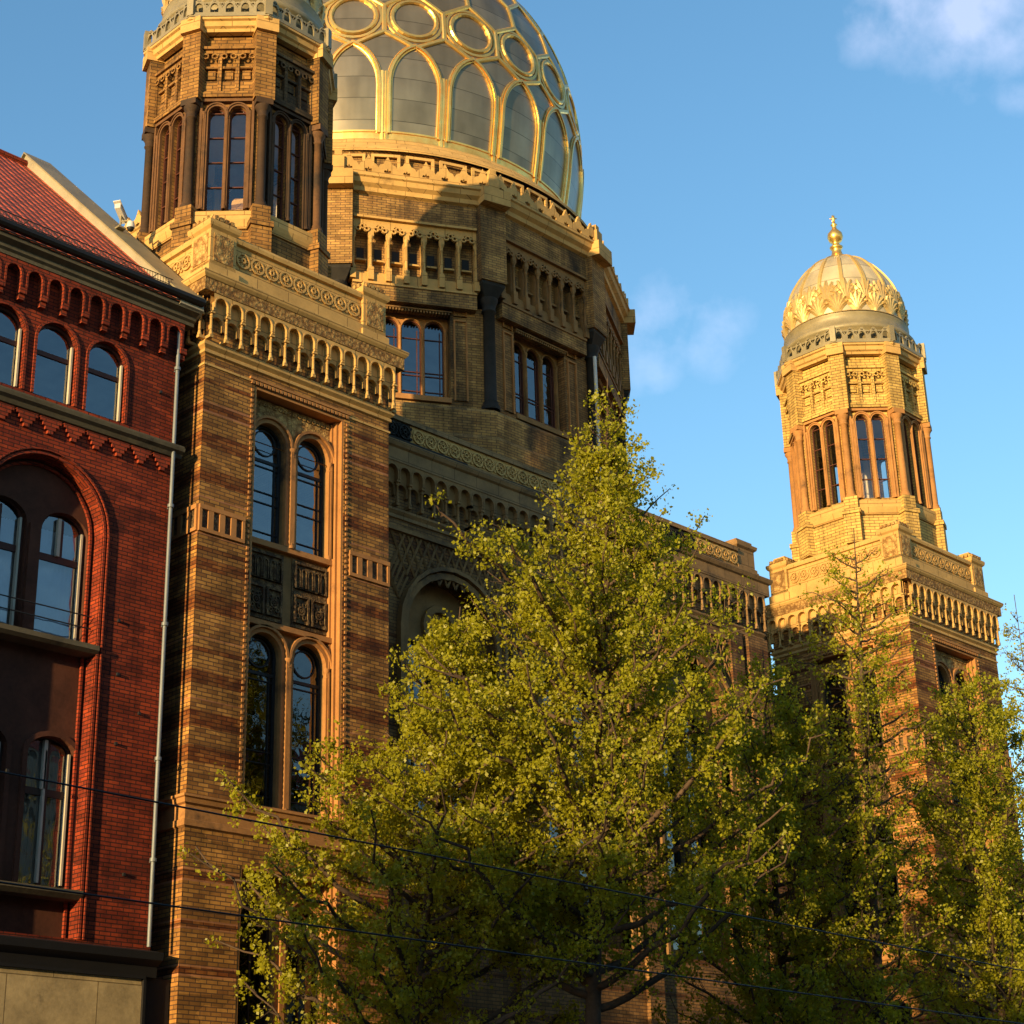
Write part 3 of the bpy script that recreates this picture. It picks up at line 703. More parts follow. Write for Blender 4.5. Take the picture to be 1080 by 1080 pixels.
# ---- copies for the right tower
for o in tower_parts: copy_part(o, (27.85, 0, 0))
RS = 1.085; c0 = Vector((CX, CY, TZ)); c1 = Vector((51.2, 31.9, 24.85))
swap = {M['turret_soot_shade'].name: M['turret_brick'], M['turret_old'].name: M['turret_brick'], M['terra_soot_shade'].name: M['terra_turret'], M['terra_old'].name: M['terra_turret']}
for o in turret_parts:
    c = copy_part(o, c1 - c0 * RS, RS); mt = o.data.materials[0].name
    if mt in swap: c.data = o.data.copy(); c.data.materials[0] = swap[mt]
# ---- central facade between the towers
FX0, FX1, FY = 26.0, 42.75, 30.7
Cf = Fr(FX0, FY, 0); CL = FX1 - FX0
Cr = Fr(FX1, FY, -90); cplan = [(FX0, FY), (FX1, FY), (FX1, FY + 9), (FX0, FY + 9)]
bays = [3.65, 8.4, 13.1]
m = MB()
ops = [Op(c=c, w=1.55, b=8.5, s=15.55) for c in bays]
m.wall(Cf, 0, CL, 0, 20.5, [Op(c=c, w=1.55, b=8.5, s=15.55) for c in bays], 0, .5)
m.wall(Cr, 0, 9, 0, 20.5)
for u in (0.62, 6.0, 10.75, 15.3): m.box(Cf, u - .3, u + .3, 0, 18.3, 0, .12)
m.box(Cf, CL - .95, CL - .0, 0, 18.3, 0.001, .18)
m.build('central_wall', M['central_brick'], syn)
m = MB()
for c in bays:
    m.wall(Cf, c - 1.55, c + 1.55, 8.5, 17.2, [Op(c=c - .76, w=.6, b=8.8, s=14.9), Op(c=c + .76, w=.6, b=8.8, s=14.9)], -.5, .2)
    m.hoop(Cf, c, 15.95, .42, .6, -.5, -.38)
    p = Cf.p(c, 0, -.42); m.col(p[0], p[1], 8.8, 14.9, .09, 10)
    m.ring(Cf, Op(c=c, w=1.55, b=8.5, s=15.55), .16, -.3, .08); m.ring(Cf, Op(c=c, w=1.55, b=8.5, s=15.55), .1, 0, .16, g0=.2)
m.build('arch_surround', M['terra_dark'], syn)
for c in bays:
    for s in (-.76, .76): win(Cf, Op(c=c + s, w=.6, b=8.8, s=14.9), -.65, syn, 'iron', 'dark_glass', [(14.7, .04), (12.6, .02), (10.6, .02)], True, [(c + s, 8.8, 14.7, .02)])
for c in bays:     # lattice relief in the spandrels above each arch
    m = MB(); lo = 16.0
    for i in range(16):
        for sg in (-1, 1):
            u0 = c - 2.1 + i * .28; a = (u0, 16.9); b = (u0 + sg * .5, 17.95)
            if c - 2.2 < b[0] < c + 2.2: m.tube([Cf.p(a[0], a[1], .02), Cf.p(b[0], b[1], .02)], .035, 4, False)
    for i in range(10):
        for sg in (-1, 1):
            for side in (-1, 1):
                u0 = c + side * (1.3 + .1 * i); z0 = 15.6 + .13 * i
                if math.hypot(u0 - c, z0 - 15.55) > 1.9: m.tube([Cf.p(u0, z0, .02), Cf.p(u0 + sg * .3, z0 + .6, .02)], .035, 4, False)
    m.box(Cf, c - 2.3, c + 2.3, 17.97, 18.08, 0, .1); m.box(Cf, c - 2.34, c - 2.22, 9, 18.0, 0, .07); m.box(Cf, c + 2.22, c + 2.34, 9, 18.0, 0, .07)
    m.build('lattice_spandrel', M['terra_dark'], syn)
m = MB(); nb = 39
arcade(m, Cf, 0.0, 4.2, 10, 19.75, .22, 1.05)
m.build('corbel_arcade', M['terra_dark'], syn)
m = MB(); arcade(m, Cf, 4.2, CL, 29, 19.75, .22, 1.05); arcade(m, Cr, 0, 9, 20, 19.75, .22, 1.05)
m.band(cplan, [(0, 18.3), (.05, 18.32), (.05, 18.4), (.02, 18.42), (.09, 18.5), (.09, 18.56), (0, 18.6)])
m.build('corbel_arcade', M['grey_stone'], syn)
m = MB(); m.band(cplan, [(0, 19.74), (.24, 19.74), (.24, 20.1), (.3, 20.14), (.34, 20.22), (.34, 20.28), (.05, 20.32), (.05, 20.5), (-.3, 20.5)])
m.build('central_cornice', M['grey_stone'], syn)
m = MB(); m.box(Cf, 0, 4.25, 20.29, 20.5, 0, .07); m.box(Cf, 5.6, 9.2, 20.33, 20.48, 0, .065); m.box(Cf, 13.0, 15.0, 20.33, 20.48, 0, .065); m.build('stained_ledge', M['soot'], syn)
m = MB(); m.box(Cf, 0.0, 2.3, 20.5, 21.02, -.3, -.02); rosettes(m, Cf, .1, 2.3, 5, 20.76, .2, -.02); m.build('black_parapet_panel', M['carved_soot'], syn)
m = MB(); m.box(Cf, 12.2, 13.8, 20.5, 21.02, -.3, -.02); rosettes(m, Cf, 12.3, 13.7, 3, 20.76, .2, -.02); m.build('black_parapet_panel', M['carved_soot'], syn)
for a, b, n in ((2.3, 12.2, 23), (13.8, CL - .9, 5)):
    m = MB(); m.box(Cf, a, b, 20.5, 21.02, -.3, -.03); rosettes(m, Cf, a + .05, b - .05, n, 20.76, .2, -.03); m.build('parapet', M['terracotta'], syn)
m = MB(); m.box(Cf, 0, CL - .9, 21.02, 21.12, -.32, .04); m.box(Cf, 0, CL - .9, 21.12, 21.18, -.34, .0); m.box(Cr, .8, 9, 20.5, 21.15, -.3, 0); m.build('parapet_coping', M['grey_stone'], syn)
m = MB(); pl = [(FX1 - .9, FY), (FX1, FY), (FX1, FY + .85), (FX1 - .9, FY + .85)]
m.band(pl, [(0.02, 20.32), (.02, 20.6), (-.03, 20.64), (-.03, 21.2), (.04, 21.26), (.06, 21.36), (-.06, 21.42), (-.06, 21.5)], cap=True); m.build('end_pedestal', M['grey_stone'], syn)
m = MB(); m.q((FX0, FY + .25, 20.52), (FX1 - .2, FY + .25, 20.52), (FX1 - .2, 60, 20.52), (FX0, 60, 20.52)); m.wall(Fr(FX1, 39, -90), 0, 21, 0, 20.5); m.wall(Fr(TX + 1, 34.4, 90), -26, 0, 0, 20.5); m.wall(Fr(FX0, 34.6, 0), 16.7, 22.6, 0, 21.3)
m.q((FX1, 34.6, 21.3), (48.6, 34.6, 21.3), (48.6, 60, 21.3), (FX1, 60, 21.3)); m.wall(Fr(54, 34.4, -90), 0, 26, 0, 20.5)
m.build('link_wall', M['central_brick'], syn)

before = set(bpy.data.objects)
# ---- twelve sided drum
DX, DY, DR = 38.8, 44.87, 9.79
DA = DR * cos(PI / 12); HW = DR * sin(PI / 12)
def d12(ap): return ngon(DX, DY, ap / cos(PI / 12), 12)
m = MB()
for k in range(12):
    az = 30 * k; f = ff(az, DA, DX, DY)
    if az in (60, 30, 0, 330, 300, 90):
        m.wall(f, -HW, HW, 32.05, 33.0)
        for s in (-1, 1): m.box(f, *sorted((s * 2.02, s * (HW - .0))), 30.2, 32.05, -.5, 0)
        m.wall(f, -2.05, 2.05, 29.75, 32.05, [], -.42)
        m.box(f, -2.02, 2.02, 29.2, 29.78, -.5, -.12)
    else: m.wall(f, -HW, HW, 20, 33.0)
m.band(d12(DA), [(.02, 20.), (.12, 23.5), (.12, 24.6), (.02, 24.75), (.02, 25.55), (-.1, 25.7), (-.9, 25.8)])
m.build('drum_wall', M['drum_brick'], syn)
for az in (60, 30, 0, 330, 300, 90):  # sunlit face gets lighter materials; shade and soot are coloured into the rest
    f = ff(az, DA, DX, DY); wo = [Op(c=c, w=.32, b=26.15, s=28.62) for c in (-.74, 0, .74)]
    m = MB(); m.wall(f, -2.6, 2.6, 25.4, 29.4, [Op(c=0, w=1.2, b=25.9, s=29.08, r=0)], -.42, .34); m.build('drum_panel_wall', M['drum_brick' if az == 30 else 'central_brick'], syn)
    m = MB(); m.wall(f, -1.25, 1.25, 25.8, 29.2, wo, -.76, .22)
    for o in wo: m.ring(f, o, .05, -.76, -.70)
    for u in (-1.11, -.37, .37, 1.11): p = f.p(u, 0, -.70); m.col(p[0], p[1], 26.1, 28.66, .035, 8, .25)
    m.box(f, -1.2, 1.2, 25.95, 26.12, -.76, -.36)
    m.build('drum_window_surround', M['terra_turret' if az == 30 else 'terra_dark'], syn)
    m = MB()     # brick frame with dark joints round the opening
    for u0, u1, z0, z1 in ((-1.75, -1.3, 26.0, 28.9), (1.3, 1.75, 26.0, 28.9), (-1.75, -1.3, 28.98, 29.38), (1.3, 1.75, 28.98, 29.38), (-1.22, 1.22, 29.16, 29.38)):
        m.ring(f, Op(c=(u0 + u1) / 2, w=(u1 - u0) / 2 - .05, b=z0 + .05, s=z1 - .05, r=0), .05, -.42, -.36, closed=True)
    m.build('panel_frame', M['terra_or'], syn)
    m = MB()
    k = -1.2
    while k < 1.2: m.box(f, k, k + .05, 29.0, 29.08, -.5, -.3); k += .1
    m.box(f, -1.22, 1.22, 29.08, 29.13, -.5, -.28)
    m.build('dentil_lintel', M['terra_dark'], syn)
    for o in wo: win(f, o, -.84, syn, 'wood_red', 'drum_glass', [(27.0, .014), (27.12, .014), (28.3, .014), (26.45, .014)], False, [(o['c'] + .2, 26.15, 28.6, .012)], t=.03)
    # dwarf gallery with scalloped arches
    m = MB(); n = 7; p = 4.04 / n
    cs = [-2.02 + p * (j + .5) for j in range(n)]
    m.wall(f, -2.02, 2.02, 31.42, 32.05, [Op(c=c, w=.2, b=31.42, s=31.6, r=.26) for c in cs], -.06, .1, sill=False)
    for c in cs:
        for s in (-1, 0, 1): m.hoop(f, c + s * .14, 31.62 - abs(s) * .08 + .12, .05, .1, -.10, -.02, 8)
        m.box(f, c - .17, c + .17, 30.62, 30.68, -.42, -.25); m.box(f, c - .2, c + .2, 30.1, 30.2, -.42, -.2); m.box(f, c - .24, c + .24, 29.78, 30.1, -.42, -.15)
    for j in range(n + 1):
        u = -2.02 + p * j; q = f.p(u, 0, -.12); m.col(q[0], q[1], 30.3, 31.44, .05, 8, .26, .1, 1.9); m.box(f, u - .09, u + .09, 29.85, 30.3, -.42, -.04)
        m.box(f, u - .06, u + .06, 30.3, 31.42, -.42, -.2)
    m.box(f, -2.02, 2.02, 32.02, 32.1, -.1, .06); m.box(f, -2.02, 2.02, 29.72, 29.8, -.42, -.08)
    m.build('dwarf_gallery', M['terracotta' if az == 30 else 'terra_dark'], syn)  # darker terracotta puts the shade of the other faces, and soot, into the colour
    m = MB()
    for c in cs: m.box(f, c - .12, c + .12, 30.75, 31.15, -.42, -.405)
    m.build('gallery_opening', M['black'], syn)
for k in (3, 2, 1, 0, 11, 10):
    f = ff(30 * k - 15, DR, DX, DY); q = f.p(0, 0, -.32)
    m = MB(); m.col(q[0], q[1], 25.75, 29.7, .2, 16, .5, .35, 1.5); m.build('drum_column', M['soot'], syn)
    m = MB(); m.band([f.p(-.36, 0, -.02)[:2], f.p(-.36, 0, -.7)[:2], f.p(.36, 0, -.7)[:2], f.p(.36, 0, -.02)[:2]][::-1], [(-.15, 29.65), (-.1, 29.75), (.02, 30.0), (.06, 30.08), (.06, 30.2), (-.4, 30.22)]); m.build('column_capital', M['soot'], syn)
    m = MB(); m.box(f, -.47, .47, 30.2, 32.96, -.6, .1); m.build('corner_pilaster', M['drum_brick'], syn)
m = MB(); m.band(d12(DA), [(0, 32.9), (.12, 32.95), (.14, 33.1), (.26, 33.2), (.30, 33.36), (.36, 33.4), (.36, 33.46), (-1.8, 33.55)])
for k in range(12): f = ff(30 * k - 15, DR, DX, DY); m.box(f, -.5, .5, 32.92, 33.47, -.6, .42)
m.build('drum_cornice', M['terracotta'], syn)
m = MB()
for k in range(12):
    f = ff(30 * k, DA + .12, DX, DY); n = 8; w = HW / n
    if 90 < 30 * k < 300: continue
    for j in range(n):
        c = -HW + (j + .5) * 2 * w; T = [(c - w, 33.45), (c - w, 33.86), (c - w * .8, 33.98), (c - w * .45, 34.02), (c, 34.32), (c + w * .45, 34.02), (c + w * .8, 33.98), (c + w, 33.86), (c + w, 33.45)]
        I = [(c - .07, 33.66), (c - .13, 33.72), (c - .10, 33.79), (c - .03, 33.77), (c, 33.86), (c + .03, 33.77), (c + .10, 33.79), (c + .13, 33.72), (c + .07, 33.66)]
        for d in (-.05, .05):
            for a in range(8): m.q(f.p(*T[a], d), f.p(*T[a + 1], d), f.p(*I[a + 1], d), f.p(*I[a], d))
            m.q(f.p(*T[0], d), f.p(*T[8], d), f.p(*I[8], d), f.p(*I[0], d))
        for L in (T, I):
            for a in range(8): m.q(f.p(*L[a], -.05), f.p(*L[a + 1], -.05), f.p(*L[a + 1], .05), f.p(*L[a], .05))
    ff_ = ff(30 * k - 15, (DA + .12) / cos(PI / 12), DX, DY); m.box(ff_, -.2, .2, 33.45, 34.1, -.25, .1); m.box(ff_, -.12, .12, 34.1, 34.35, -.18, .03)
m.build('drum_cresting', M['terracotta'], syn)
m = MB(); m.lathe(DX, DY, [(7.6, 20.), (7.6, 33.2)], 24); m.build('drum_interior', M['interior'], syn)
# ---- the great dome
m = MB(); m.lathe(DX, DY, [(8.95, 33.4), (8.95, 34.1), (8.75, 34.15), (8.7, 35.05), (8.82, 35.1)], 96); m.build('dome_base_wall', M['drum_brick'], syn)
DX, DY = DX + .22, DY - .22
m = MB()
for k in range(48):
    a = 2 * PI * k / 48; f = ff(math.degrees(a), 8.72, DX, DY); m.ring(f, Op(c=0, w=.38, b=34.3, s=34.85, r=0), .1, 0, .07, closed=True)
m.build('base_panelling', M['terracotta'], syn)
m = MB(); m.lathe(DX, DY, [(8.82, 35.08), (8.82, 35.2), (8.55, 35.3), (8.42, 35.55), (8.3, 35.62), (8.15, 35.9), (8.06, 36.02), (7.6, 36.08)], 96); m.build('dome_base_ring', M['terracotta'], syn)
PD = [(35.8, 7.98), (37., 8.2), (38.3, 8.38), (39.6, 8.43), (41., 8.36), (42.2, 8.18), (43.3, 7.88), (44.4, 7.4), (45.6, 6.7), (46.7, 5.8), (47.8, 4.6), (48.7, 3.3), (49.4, 1.9), (49.8, .8), (49.95, .2)]
PD = [(z, r * .968) for z, r in PD]; PDd = dense(PD, 4)
m = MB(); m.lathe(DX, DY, [(r, z) for z, r in PDd], 144); dome = m.build('dome', M['dome_panel'], syn)
def dpt(azd, z, h=0.):
    a = R(azd); r = interp(PDd, z); dz = .05; sl = (interp(PDd, z + dz) - interp(PDd, z - dz)) / (2 * dz); nl = math.sqrt(1 + sl * sl)
    rr = r + h / nl; return Vector((DX - rr * sin(a), DY - rr * cos(a), z - h * sl / nl)), Vector((-sin(a) / nl, -cos(a) / nl, -sl / nl))
def drib(m, path, prof):       # carry a cross-section (across, out) along a path of (azimuth, z) on the dome
    P = [dpt(*p) for p in path]; rings = []
    for i, (p, nrm) in enumerate(P):
        t = (P[min(i + 1, len(P) - 1)][0] - P[max(i - 1, 0)][0]).normalized(); b = t.cross(nrm).normalized()
        rings.append([p + b * x + nrm * h for x, h in prof])
    for A, B in zip(rings, rings[1:]):
        for i in range(len(prof) - 1): m.q(A[i], A[i + 1], B[i + 1], B[i])
    m.q(*rings[0]); m.q(*rings[-1])
def seg(a, b, n=5): return [(a[0] + (b[0] - a[0]) * i / n, a[1] + (b[1] - a[1]) * i / n) for i in range(n + 1)]
MAIN = [(-.11, -.03), (-.11, .05), (-.085, .06), (-.075, .03), (-.05, .03), (-.04, .11), (.04, .11), (.05, .03), (.075, .03), (.085, .06), (.11, .05), (.11, -.03)]
THIN = [(-.085, -.03), (-.085, .04), (-.045, .075), (.045, .075), (.085, .04), (.085, -.03)]
def deg(z): return math.degrees(1 / interp(PDd, z))
for k in range(24):
    c = 15. * k
    if 165 < c < 270: continue           # the far side, turned away from the street
    m = MB()
    arch = [(c - 6.35, 36.4)] + [(c - 6.35, 36.4 + (38.2 - 36.4) * i / 4) for i in range(1, 5)]
    rr = 8.9; tm = math.acos((rr - 6.35) / rr)
    for i in range(1, 10):
        t = tm * i / 9; arch.append((c - (6.35 - rr + rr * cos(t)), 38.2 + 1.62 * sin(t) / sin(tm)))
    arch2 = arch + [(2 * c - a, z) for a, z in arch[::-1][1:]]
    drib(m, arch2, MAIN); m.build('arch_rib', M['gold'], dome)
    m = MB(); drib(m, seg((c + 7.5, 35.85), (c + 7.5, 38.7), 6), [(-.13, -.03), (-.13, .07), (-.04, .085), (-.03, .03), (.03, .03), (.04, .085), (.13, .07), (.13, -.03)])
    drib(m, seg((c - 7.5, 36.34), (c + 7.5, 36.34), 6), [(-.16, -.03), (-.16, .05), (-.10, .05), (-.10, .03), (.08, .03), (.09, .07), (.15, .07), (.15, -.03)])
    drib(m, seg((c, 39.75), (c - 7.5, 40.35), 5), THIN); drib(m, seg((c, 39.75), (c + 7.5, 40.35), 5), THIN)
    drib(m, seg((c + 7.5, 40.3), (c + 7.5, 41.5), 4), THIN)
    drib(m, seg((c, 42.25), (c - 7.5, 41.5), 5), THIN); drib(m, seg((c, 42.25), (c + 7.5, 41.5), 5), THIN)
    drib(m, seg((c + 7.5, 41.5), (c + 7.5, 43.6), 6), THIN) if False else None
    drib(m, seg((c, 42.25), (c, 43.3), 4), THIN)
    drib(m, seg((c + 7.5, 44.2), (c, 43.3), 5), THIN); drib(m, seg((c + 7.5, 44.2), (c + 15, 43.3), 5), THIN)
    drib(m, seg((c + 7.5, 44.2), (c + 7.5, 49.2), 12), THIN)
    m.build('lattice_rib', M['gold'], dome)
    m = MB()
    for rad, pr in ((.80, [(-.085, -.03), (-.085, .04), (-.04, .09), (.04, .09), (.085, .04), (.085, -.03)]), (.98, [(-.05, -.03), (-.05, .04), (.05, .04), (.05, -.03)])):
        cir = []
        for i in range(25):
            t = 2 * PI * i / 24; z = 41.02 + rad * .98 * sin(t); cir.append((c + math.degrees(rad * 1.02 * cos(t) / 8.36), z))
        drib(m, cir, pr)
    m.build('medallion_ring', M['gold'], dome)
m = MB(); m.lathe(DX, DY, [(.9, 49.7), (.7, 50.), (.5, 50.3), (.35, 51.), (.6, 51.3), (.8, 51.8), (.6, 52.3), (.2, 52.7), (.1, 53.8)], 24); m.build('dome_finial', M['gold'], dome)
DX, DY = DX - .22, DY + .22
p0 = ff(-15, DR + .1, DX, DY).p(-.6, 0, 0)
m = MB(); m.tube([(p0[0], p0[1], 20.5), (p0[0], p0[1], 29.)], .06, 8); m.build('downpipe', M['white_plastic'], syn)

# settle the drum and dome at their real size on the vestibule roof
K = .972; a0 = Vector((DX, DY, 20.)); a1 = Vector((37.71, 43.61, 19.48))
for o in set(bpy.data.objects) - before:
    if o.parent == syn: o.location = a1 - a0 * K; o.scale = (K, K, K)
# ------------------------------------------------------------------ red brick house
red = thing('brick_house', (17, 30, 0), 'dark red brick house with arched windows and a red tiled roof', 'house')
H = Fr(0, 29.25, 0); HX = 20.15; BC, BW = 17.17, 1.36
m = MB()
tops = [Op(c=18.37 - 1.21 * k, w=.47, b=17.6, s=18.85) for k in range(6)]
bayo = [Op(c=BC - 4.6 * k, w=BW, b=7.0, s=15.0) for k in range(3)]
m.wall(H, 4, HX, 6.7, 17.2, bayo, 0, .36); m.wall(H, 4, HX, 17.2, 21.2, tops, 0, .22); m.wall(H, 4, HX, 0, 6.7)
m.wall(Fr(HX, 29.25, -90), 0, 14, 0, 21.0); m.wall(Fr(HX, 31.2, 0), 0, .55, 0, 21.)
m.build('wall', M['red_brick'], red)
m = MB()
for o in tops: m.ring(H, o, .06, -.02, .03)
for o in bayo:
    m.ring(H, o, .05, -.02, .03, 20); m.ring(H, o, .03, 0, .05, 20, g0=.09); m.ring(H, Op(o, w=o['w'] - .12), .05, -.35, -.29, 20)
m.build('arch_moulding', M['red_arch'], red)
RB = -.36
for o in bayo[:2]:
    c = o['c']; m = MB()
    uws = [Op(c=c - .70, w=.54, b=12.75, s=15.0, r=.42), Op(c=c + .70, w=.54, b=12.75, s=15.0, r=.42)]
    lws = [Op(c=c - .76, w=.54, b=7.95, s=10.45, r=.36), Op(c=c + .76, w=.54, b=7.95, s=10.45, r=.36)]
    m.wall(H, c - 1.4, c + 1.4, 11.6, 16.5, uws, RB, .2); m.wall(H, c - 1.4, c + 1.4, 6.9, 11.6, lws, RB, .2)
    m.box(H, c - .12, c + .12, 12.7, 15., RB, RB + .08)
    for q in lws: m.ring(H, q, .1, RB, RB + .06)
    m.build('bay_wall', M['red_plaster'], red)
    m = MB(); m.prof(H, c - 1.38, c + 1.38, [(RB, 12.5), (.02, 12.5), (.1, 12.56), (.1, 12.66), (RB, 12.78)]); m.build('window_sill', M['cornice_red'], red)
    m = MB(); m.prof(H, c - 1.38, c + 1.38, [(RB, 7.72), (-.02, 7.72), (.08, 7.8), (.08, 7.88), (RB, 7.97)]); m.build('window_sill', M['cornice_red'], red)
    m = MB()
    for z in (13.05, 13.3): m.tube([H.p(c - 1.3, z, -.14), H.p(c + 1.3, z, -.14)], .014, 6)
    m.build('guard_rail', M['iron'], red)
    for q, cu in [(x, ('curtain', .03)) for x in uws] + [(x, ('curtain_grey', .02)) for x in lws]:
        up_ = q in uws; z1 = 14.45 if up_ else 9.75; b0 = q['b']
        f = win(H, q, RB - .16, red, 'wood_red' if up_ else 'wood_dark', 'house_glass', [(z1, .07)], False, [(q['c'], b0 if not up_ else z1, q['s'] + .3, .045)], t=.08, curtain=(q['c'] - .42 if q['c'] > c or not up_ else q['c'] - .1, q['c'] + .45, b0 + .02, q['s'] + .1, cu[0], cu[1]))
        l = MB()
        for k in ((1,) if up_ else (0, 1)):
            u = q['c'] + (.46 if k else -.045); l.box(H, u - .045, u, b0 + .08, q['s'] + .1, RB - .15, RB - .06)
        l.box(H, q['c'] - .12, q['c'] - .05, z1 + .05, q['s'] + .3, RB - .15, RB - .06)
        l.build('casement', M['wood_white'], f)
for o in tops:
    f = win(H, o, -.16, red, 'wood_red', 'house_glass', [(18.62, .05)], False, [], t=.06)
    l = MB(); u = o['c'] + .42; l.box(H, u - .04, u, 17.66, 18.95, -.15, -.07); l.build('casement', M['wood_white'], f)
m = MB(); m.prof(H, 4, HX + .12, [(0, 17.16), (.08, 17.18), (.12, 17.26), (.2, 17.31), (.22, 17.38), (.18, 17.4), (.18, 17.44), (0, 17.5)]); m.build('string_course', M['cornice_red'], red)
m = MB(); u = HX - .06        # stepped corbels hanging below the string course
while u > 5:
    for k in range(4): m.box(H, u - .27 - (.24 - k * .06), u - .27 + (.24 - k * .06) - .002, 17.14 - .085 * (k + 1), 17.14 - .085 * k, -.01, .07)
    u -= .54
m.build('stepped_corbel', M['red_arch'], red)
m = MB(); n = 28; p = .492; u1 = HX - .02   # arched corbel table under the eaves
ops = [Op(c=u1 - p * (k + .5), w=.165, b=19.74, s=20.02) for k in range(n)]
m.wall(H, u1 - p * n, u1, 19.74, 20.32, ops, .18, .18, sill=False)
m.q(H.p(u1 - p * n, 19.78, .16), H.p(u1, 19.78, .16), H.p(u1, 19.78, 0), H.p(u1 - p * n, 19.78, 0)) if False else None
for k in range(n + 1):
    u = u1 - p * k; m.box(H, u - .08, u + .08, 19.6, 19.74, 0, .182); m.box(H, u - .065, u + .065, 19.48, 19.6, 0, .13)
for o in ops: m.ring(H, o, .04, .17, .2, 8)
m.build('corbel_table', M['red_arch'], red)
m = MB(); m.prof(H, 4, HX + .2, [(0, 20.32), (.2, 20.32), (.2, 20.4), (.26, 20.44), (.26, 20.52), (.4, 20.58), (.42, 20.72), (0, 20.75)]); m.build('eaves_cornice', M['cornice_red'], red)
m = MB(); m.prof(H, 4, HX + .22, [(.38, 20.76), (.44, 20.72), (.53, 20.73), (.58, 20.78), (.58, 20.86), (.55, 20.86), (.53, 20.8), (.44, 20.78), (.40, 20.86), (.38, 20.86)]); m.build('gutter', M['black'], red)
def rz(y): return 20.8 + (y - 28.95) * .955
rf = MB(); rf.q((4, 28.8, rz(28.8)), (19.8, 28.8, rz(28.8)), (19.8, 36, rz(36)), (4, 36, rz(36))); rf.q((4, 36, rz(36)), (19.8, 36, rz(36)), (19.8, 43.2, 20.8), (4, 43.2, 20.8)); rf = rf.build('roof', M['tile'], red)
m = MB(); m.tube([(4, 36, rz(36) + .0), (19.8, 36, rz(36))], .13, 8); m.build('ridge', M['red_arch'], rf)
m = MB()      # wire snow guard along the eaves
for h in (.08, .22, .36): m.tube([(4, 29.12, rz(29.12) + h), (19.8, 29.12, rz(29.12) + h)], .012, 4)
x = 14.5
while x < 19.8: m.tube([(x, 29.12, rz(29.12)), (x, 29.12, rz(29.12) + .37)], .007, 4); x += .07
x = 5.
while x < 19.8: m.tube([(x, 29.12, rz(29.12) + .36), (x, 29.5, rz(29.5))], .014, 4); x += .8
m.build('snow_guard', M['iron'], rf)
G = Fr(19.8, 0, 90)
m = MB()
A = [(29.26, 20.4), (28.80, rz(28.8) - .02), (28.84, rz(28.84) + .22), (36., rz(36) + .32), (43.3, 21.2), (43.3, 20.)]
P0 = [(19.8, y, z) for y, z in A]; P1 = [(20.42, y, z) for y, z in A]
m.add(P0 + P1, [(0, 1, 2, 3, 4, 5), (6, 7, 8, 9, 10, 11)] + [(i, (i + 1) % 6, (i + 1) % 6 + 6, i + 6) for i in range(6)]); m.build('gable_wall', M['firewall'], red)
m = MB()
for (ya, za), (yb, zb) in ((A[2], A[3]), (A[3], A[4])):
    for x0, x1, h0, h1 in ((19.72, 20.5, .003, .05),):
        m.add([(x, y, z + h) for x in (x0, x1) for y, z in ((ya, za), (yb, zb)) for h in (h0, h1)], [(0, 1, 3, 2), (4, 6, 7, 5), (0, 4, 5, 1), (2, 3, 7, 6), (0, 2, 6, 4), (1, 5, 7, 3)])
m.build('gable_coping', M['zinc'], red)

m = MB(); pz = H.p(20.04, 0, .11)
m.tube([(pz[0], pz[1], 20.5), (pz[0], pz[1], 6.98)], .042, 10)
for z in (19.2, 16., 13.4, 10.6, 8.6): m.tube([(pz[0], pz[1], z), (pz[0], pz[1], z + .07)], .07, 10, cap=True); m.box(H, 20.03, 20.05, z, z + .03, 0, .1)
m.build('downpipe', M['pipe'], red)
m = MB(); m.prof(H, 4, HX + .1, [(0, 6.42), (.1, 6.42), (.12, 6.62), (.3, 6.72), (.32, 6.86), (0, 6.94)]); m.build('shop_cornice', M['black'], red)
m = MB(); m.box(H, 4, 19.96, 4.2, 6.38, .0, .06); m.build('sign_panel', M['panel'], red)
m = MB(); m.box(H, 4, 20.0, 6.38, 6.44, 0, .13); m.box(H, 19.96, 20.02, 4.1, 6.38, 0, .12); m.box(H, 4, 20.02, 4.1, 4.2, 0, .12); m.box(H, 20.02, 20.62, 0, 6.42, -.2, .02); m.build('panel_frame', M['black'], red)
m = MB()
for x, z in ((19.0, 13.3), (19.05, 12.2), (19.1, 10.8), (19.7, 18.6), (19.6, 11.5), (16.8, 9.9), (19.45, 8.3)): m.box(H, x - .025, x + .025, z - .03, z + .03, 0, .05)
m.build('wall_anchor', M['iron'], red)
m = MB(); m.q((4, 30.5, 0), (20.1, 30.5, 0), (20.1, 30.5, 20.6), (4, 30.5, 20.6)); m.q((4, 29.5, 17.4), (20.1, 29.5, 17.4), (20.1, 30.5, 17.4), (4, 30.5, 17.4)); m.q((4, 29.3, 20.5), (20.1, 29.3, 20.5), (20.1, 30.5, 20.5), (4, 30.5, 20.5)); m.build('room_wall', M['interior'], red)
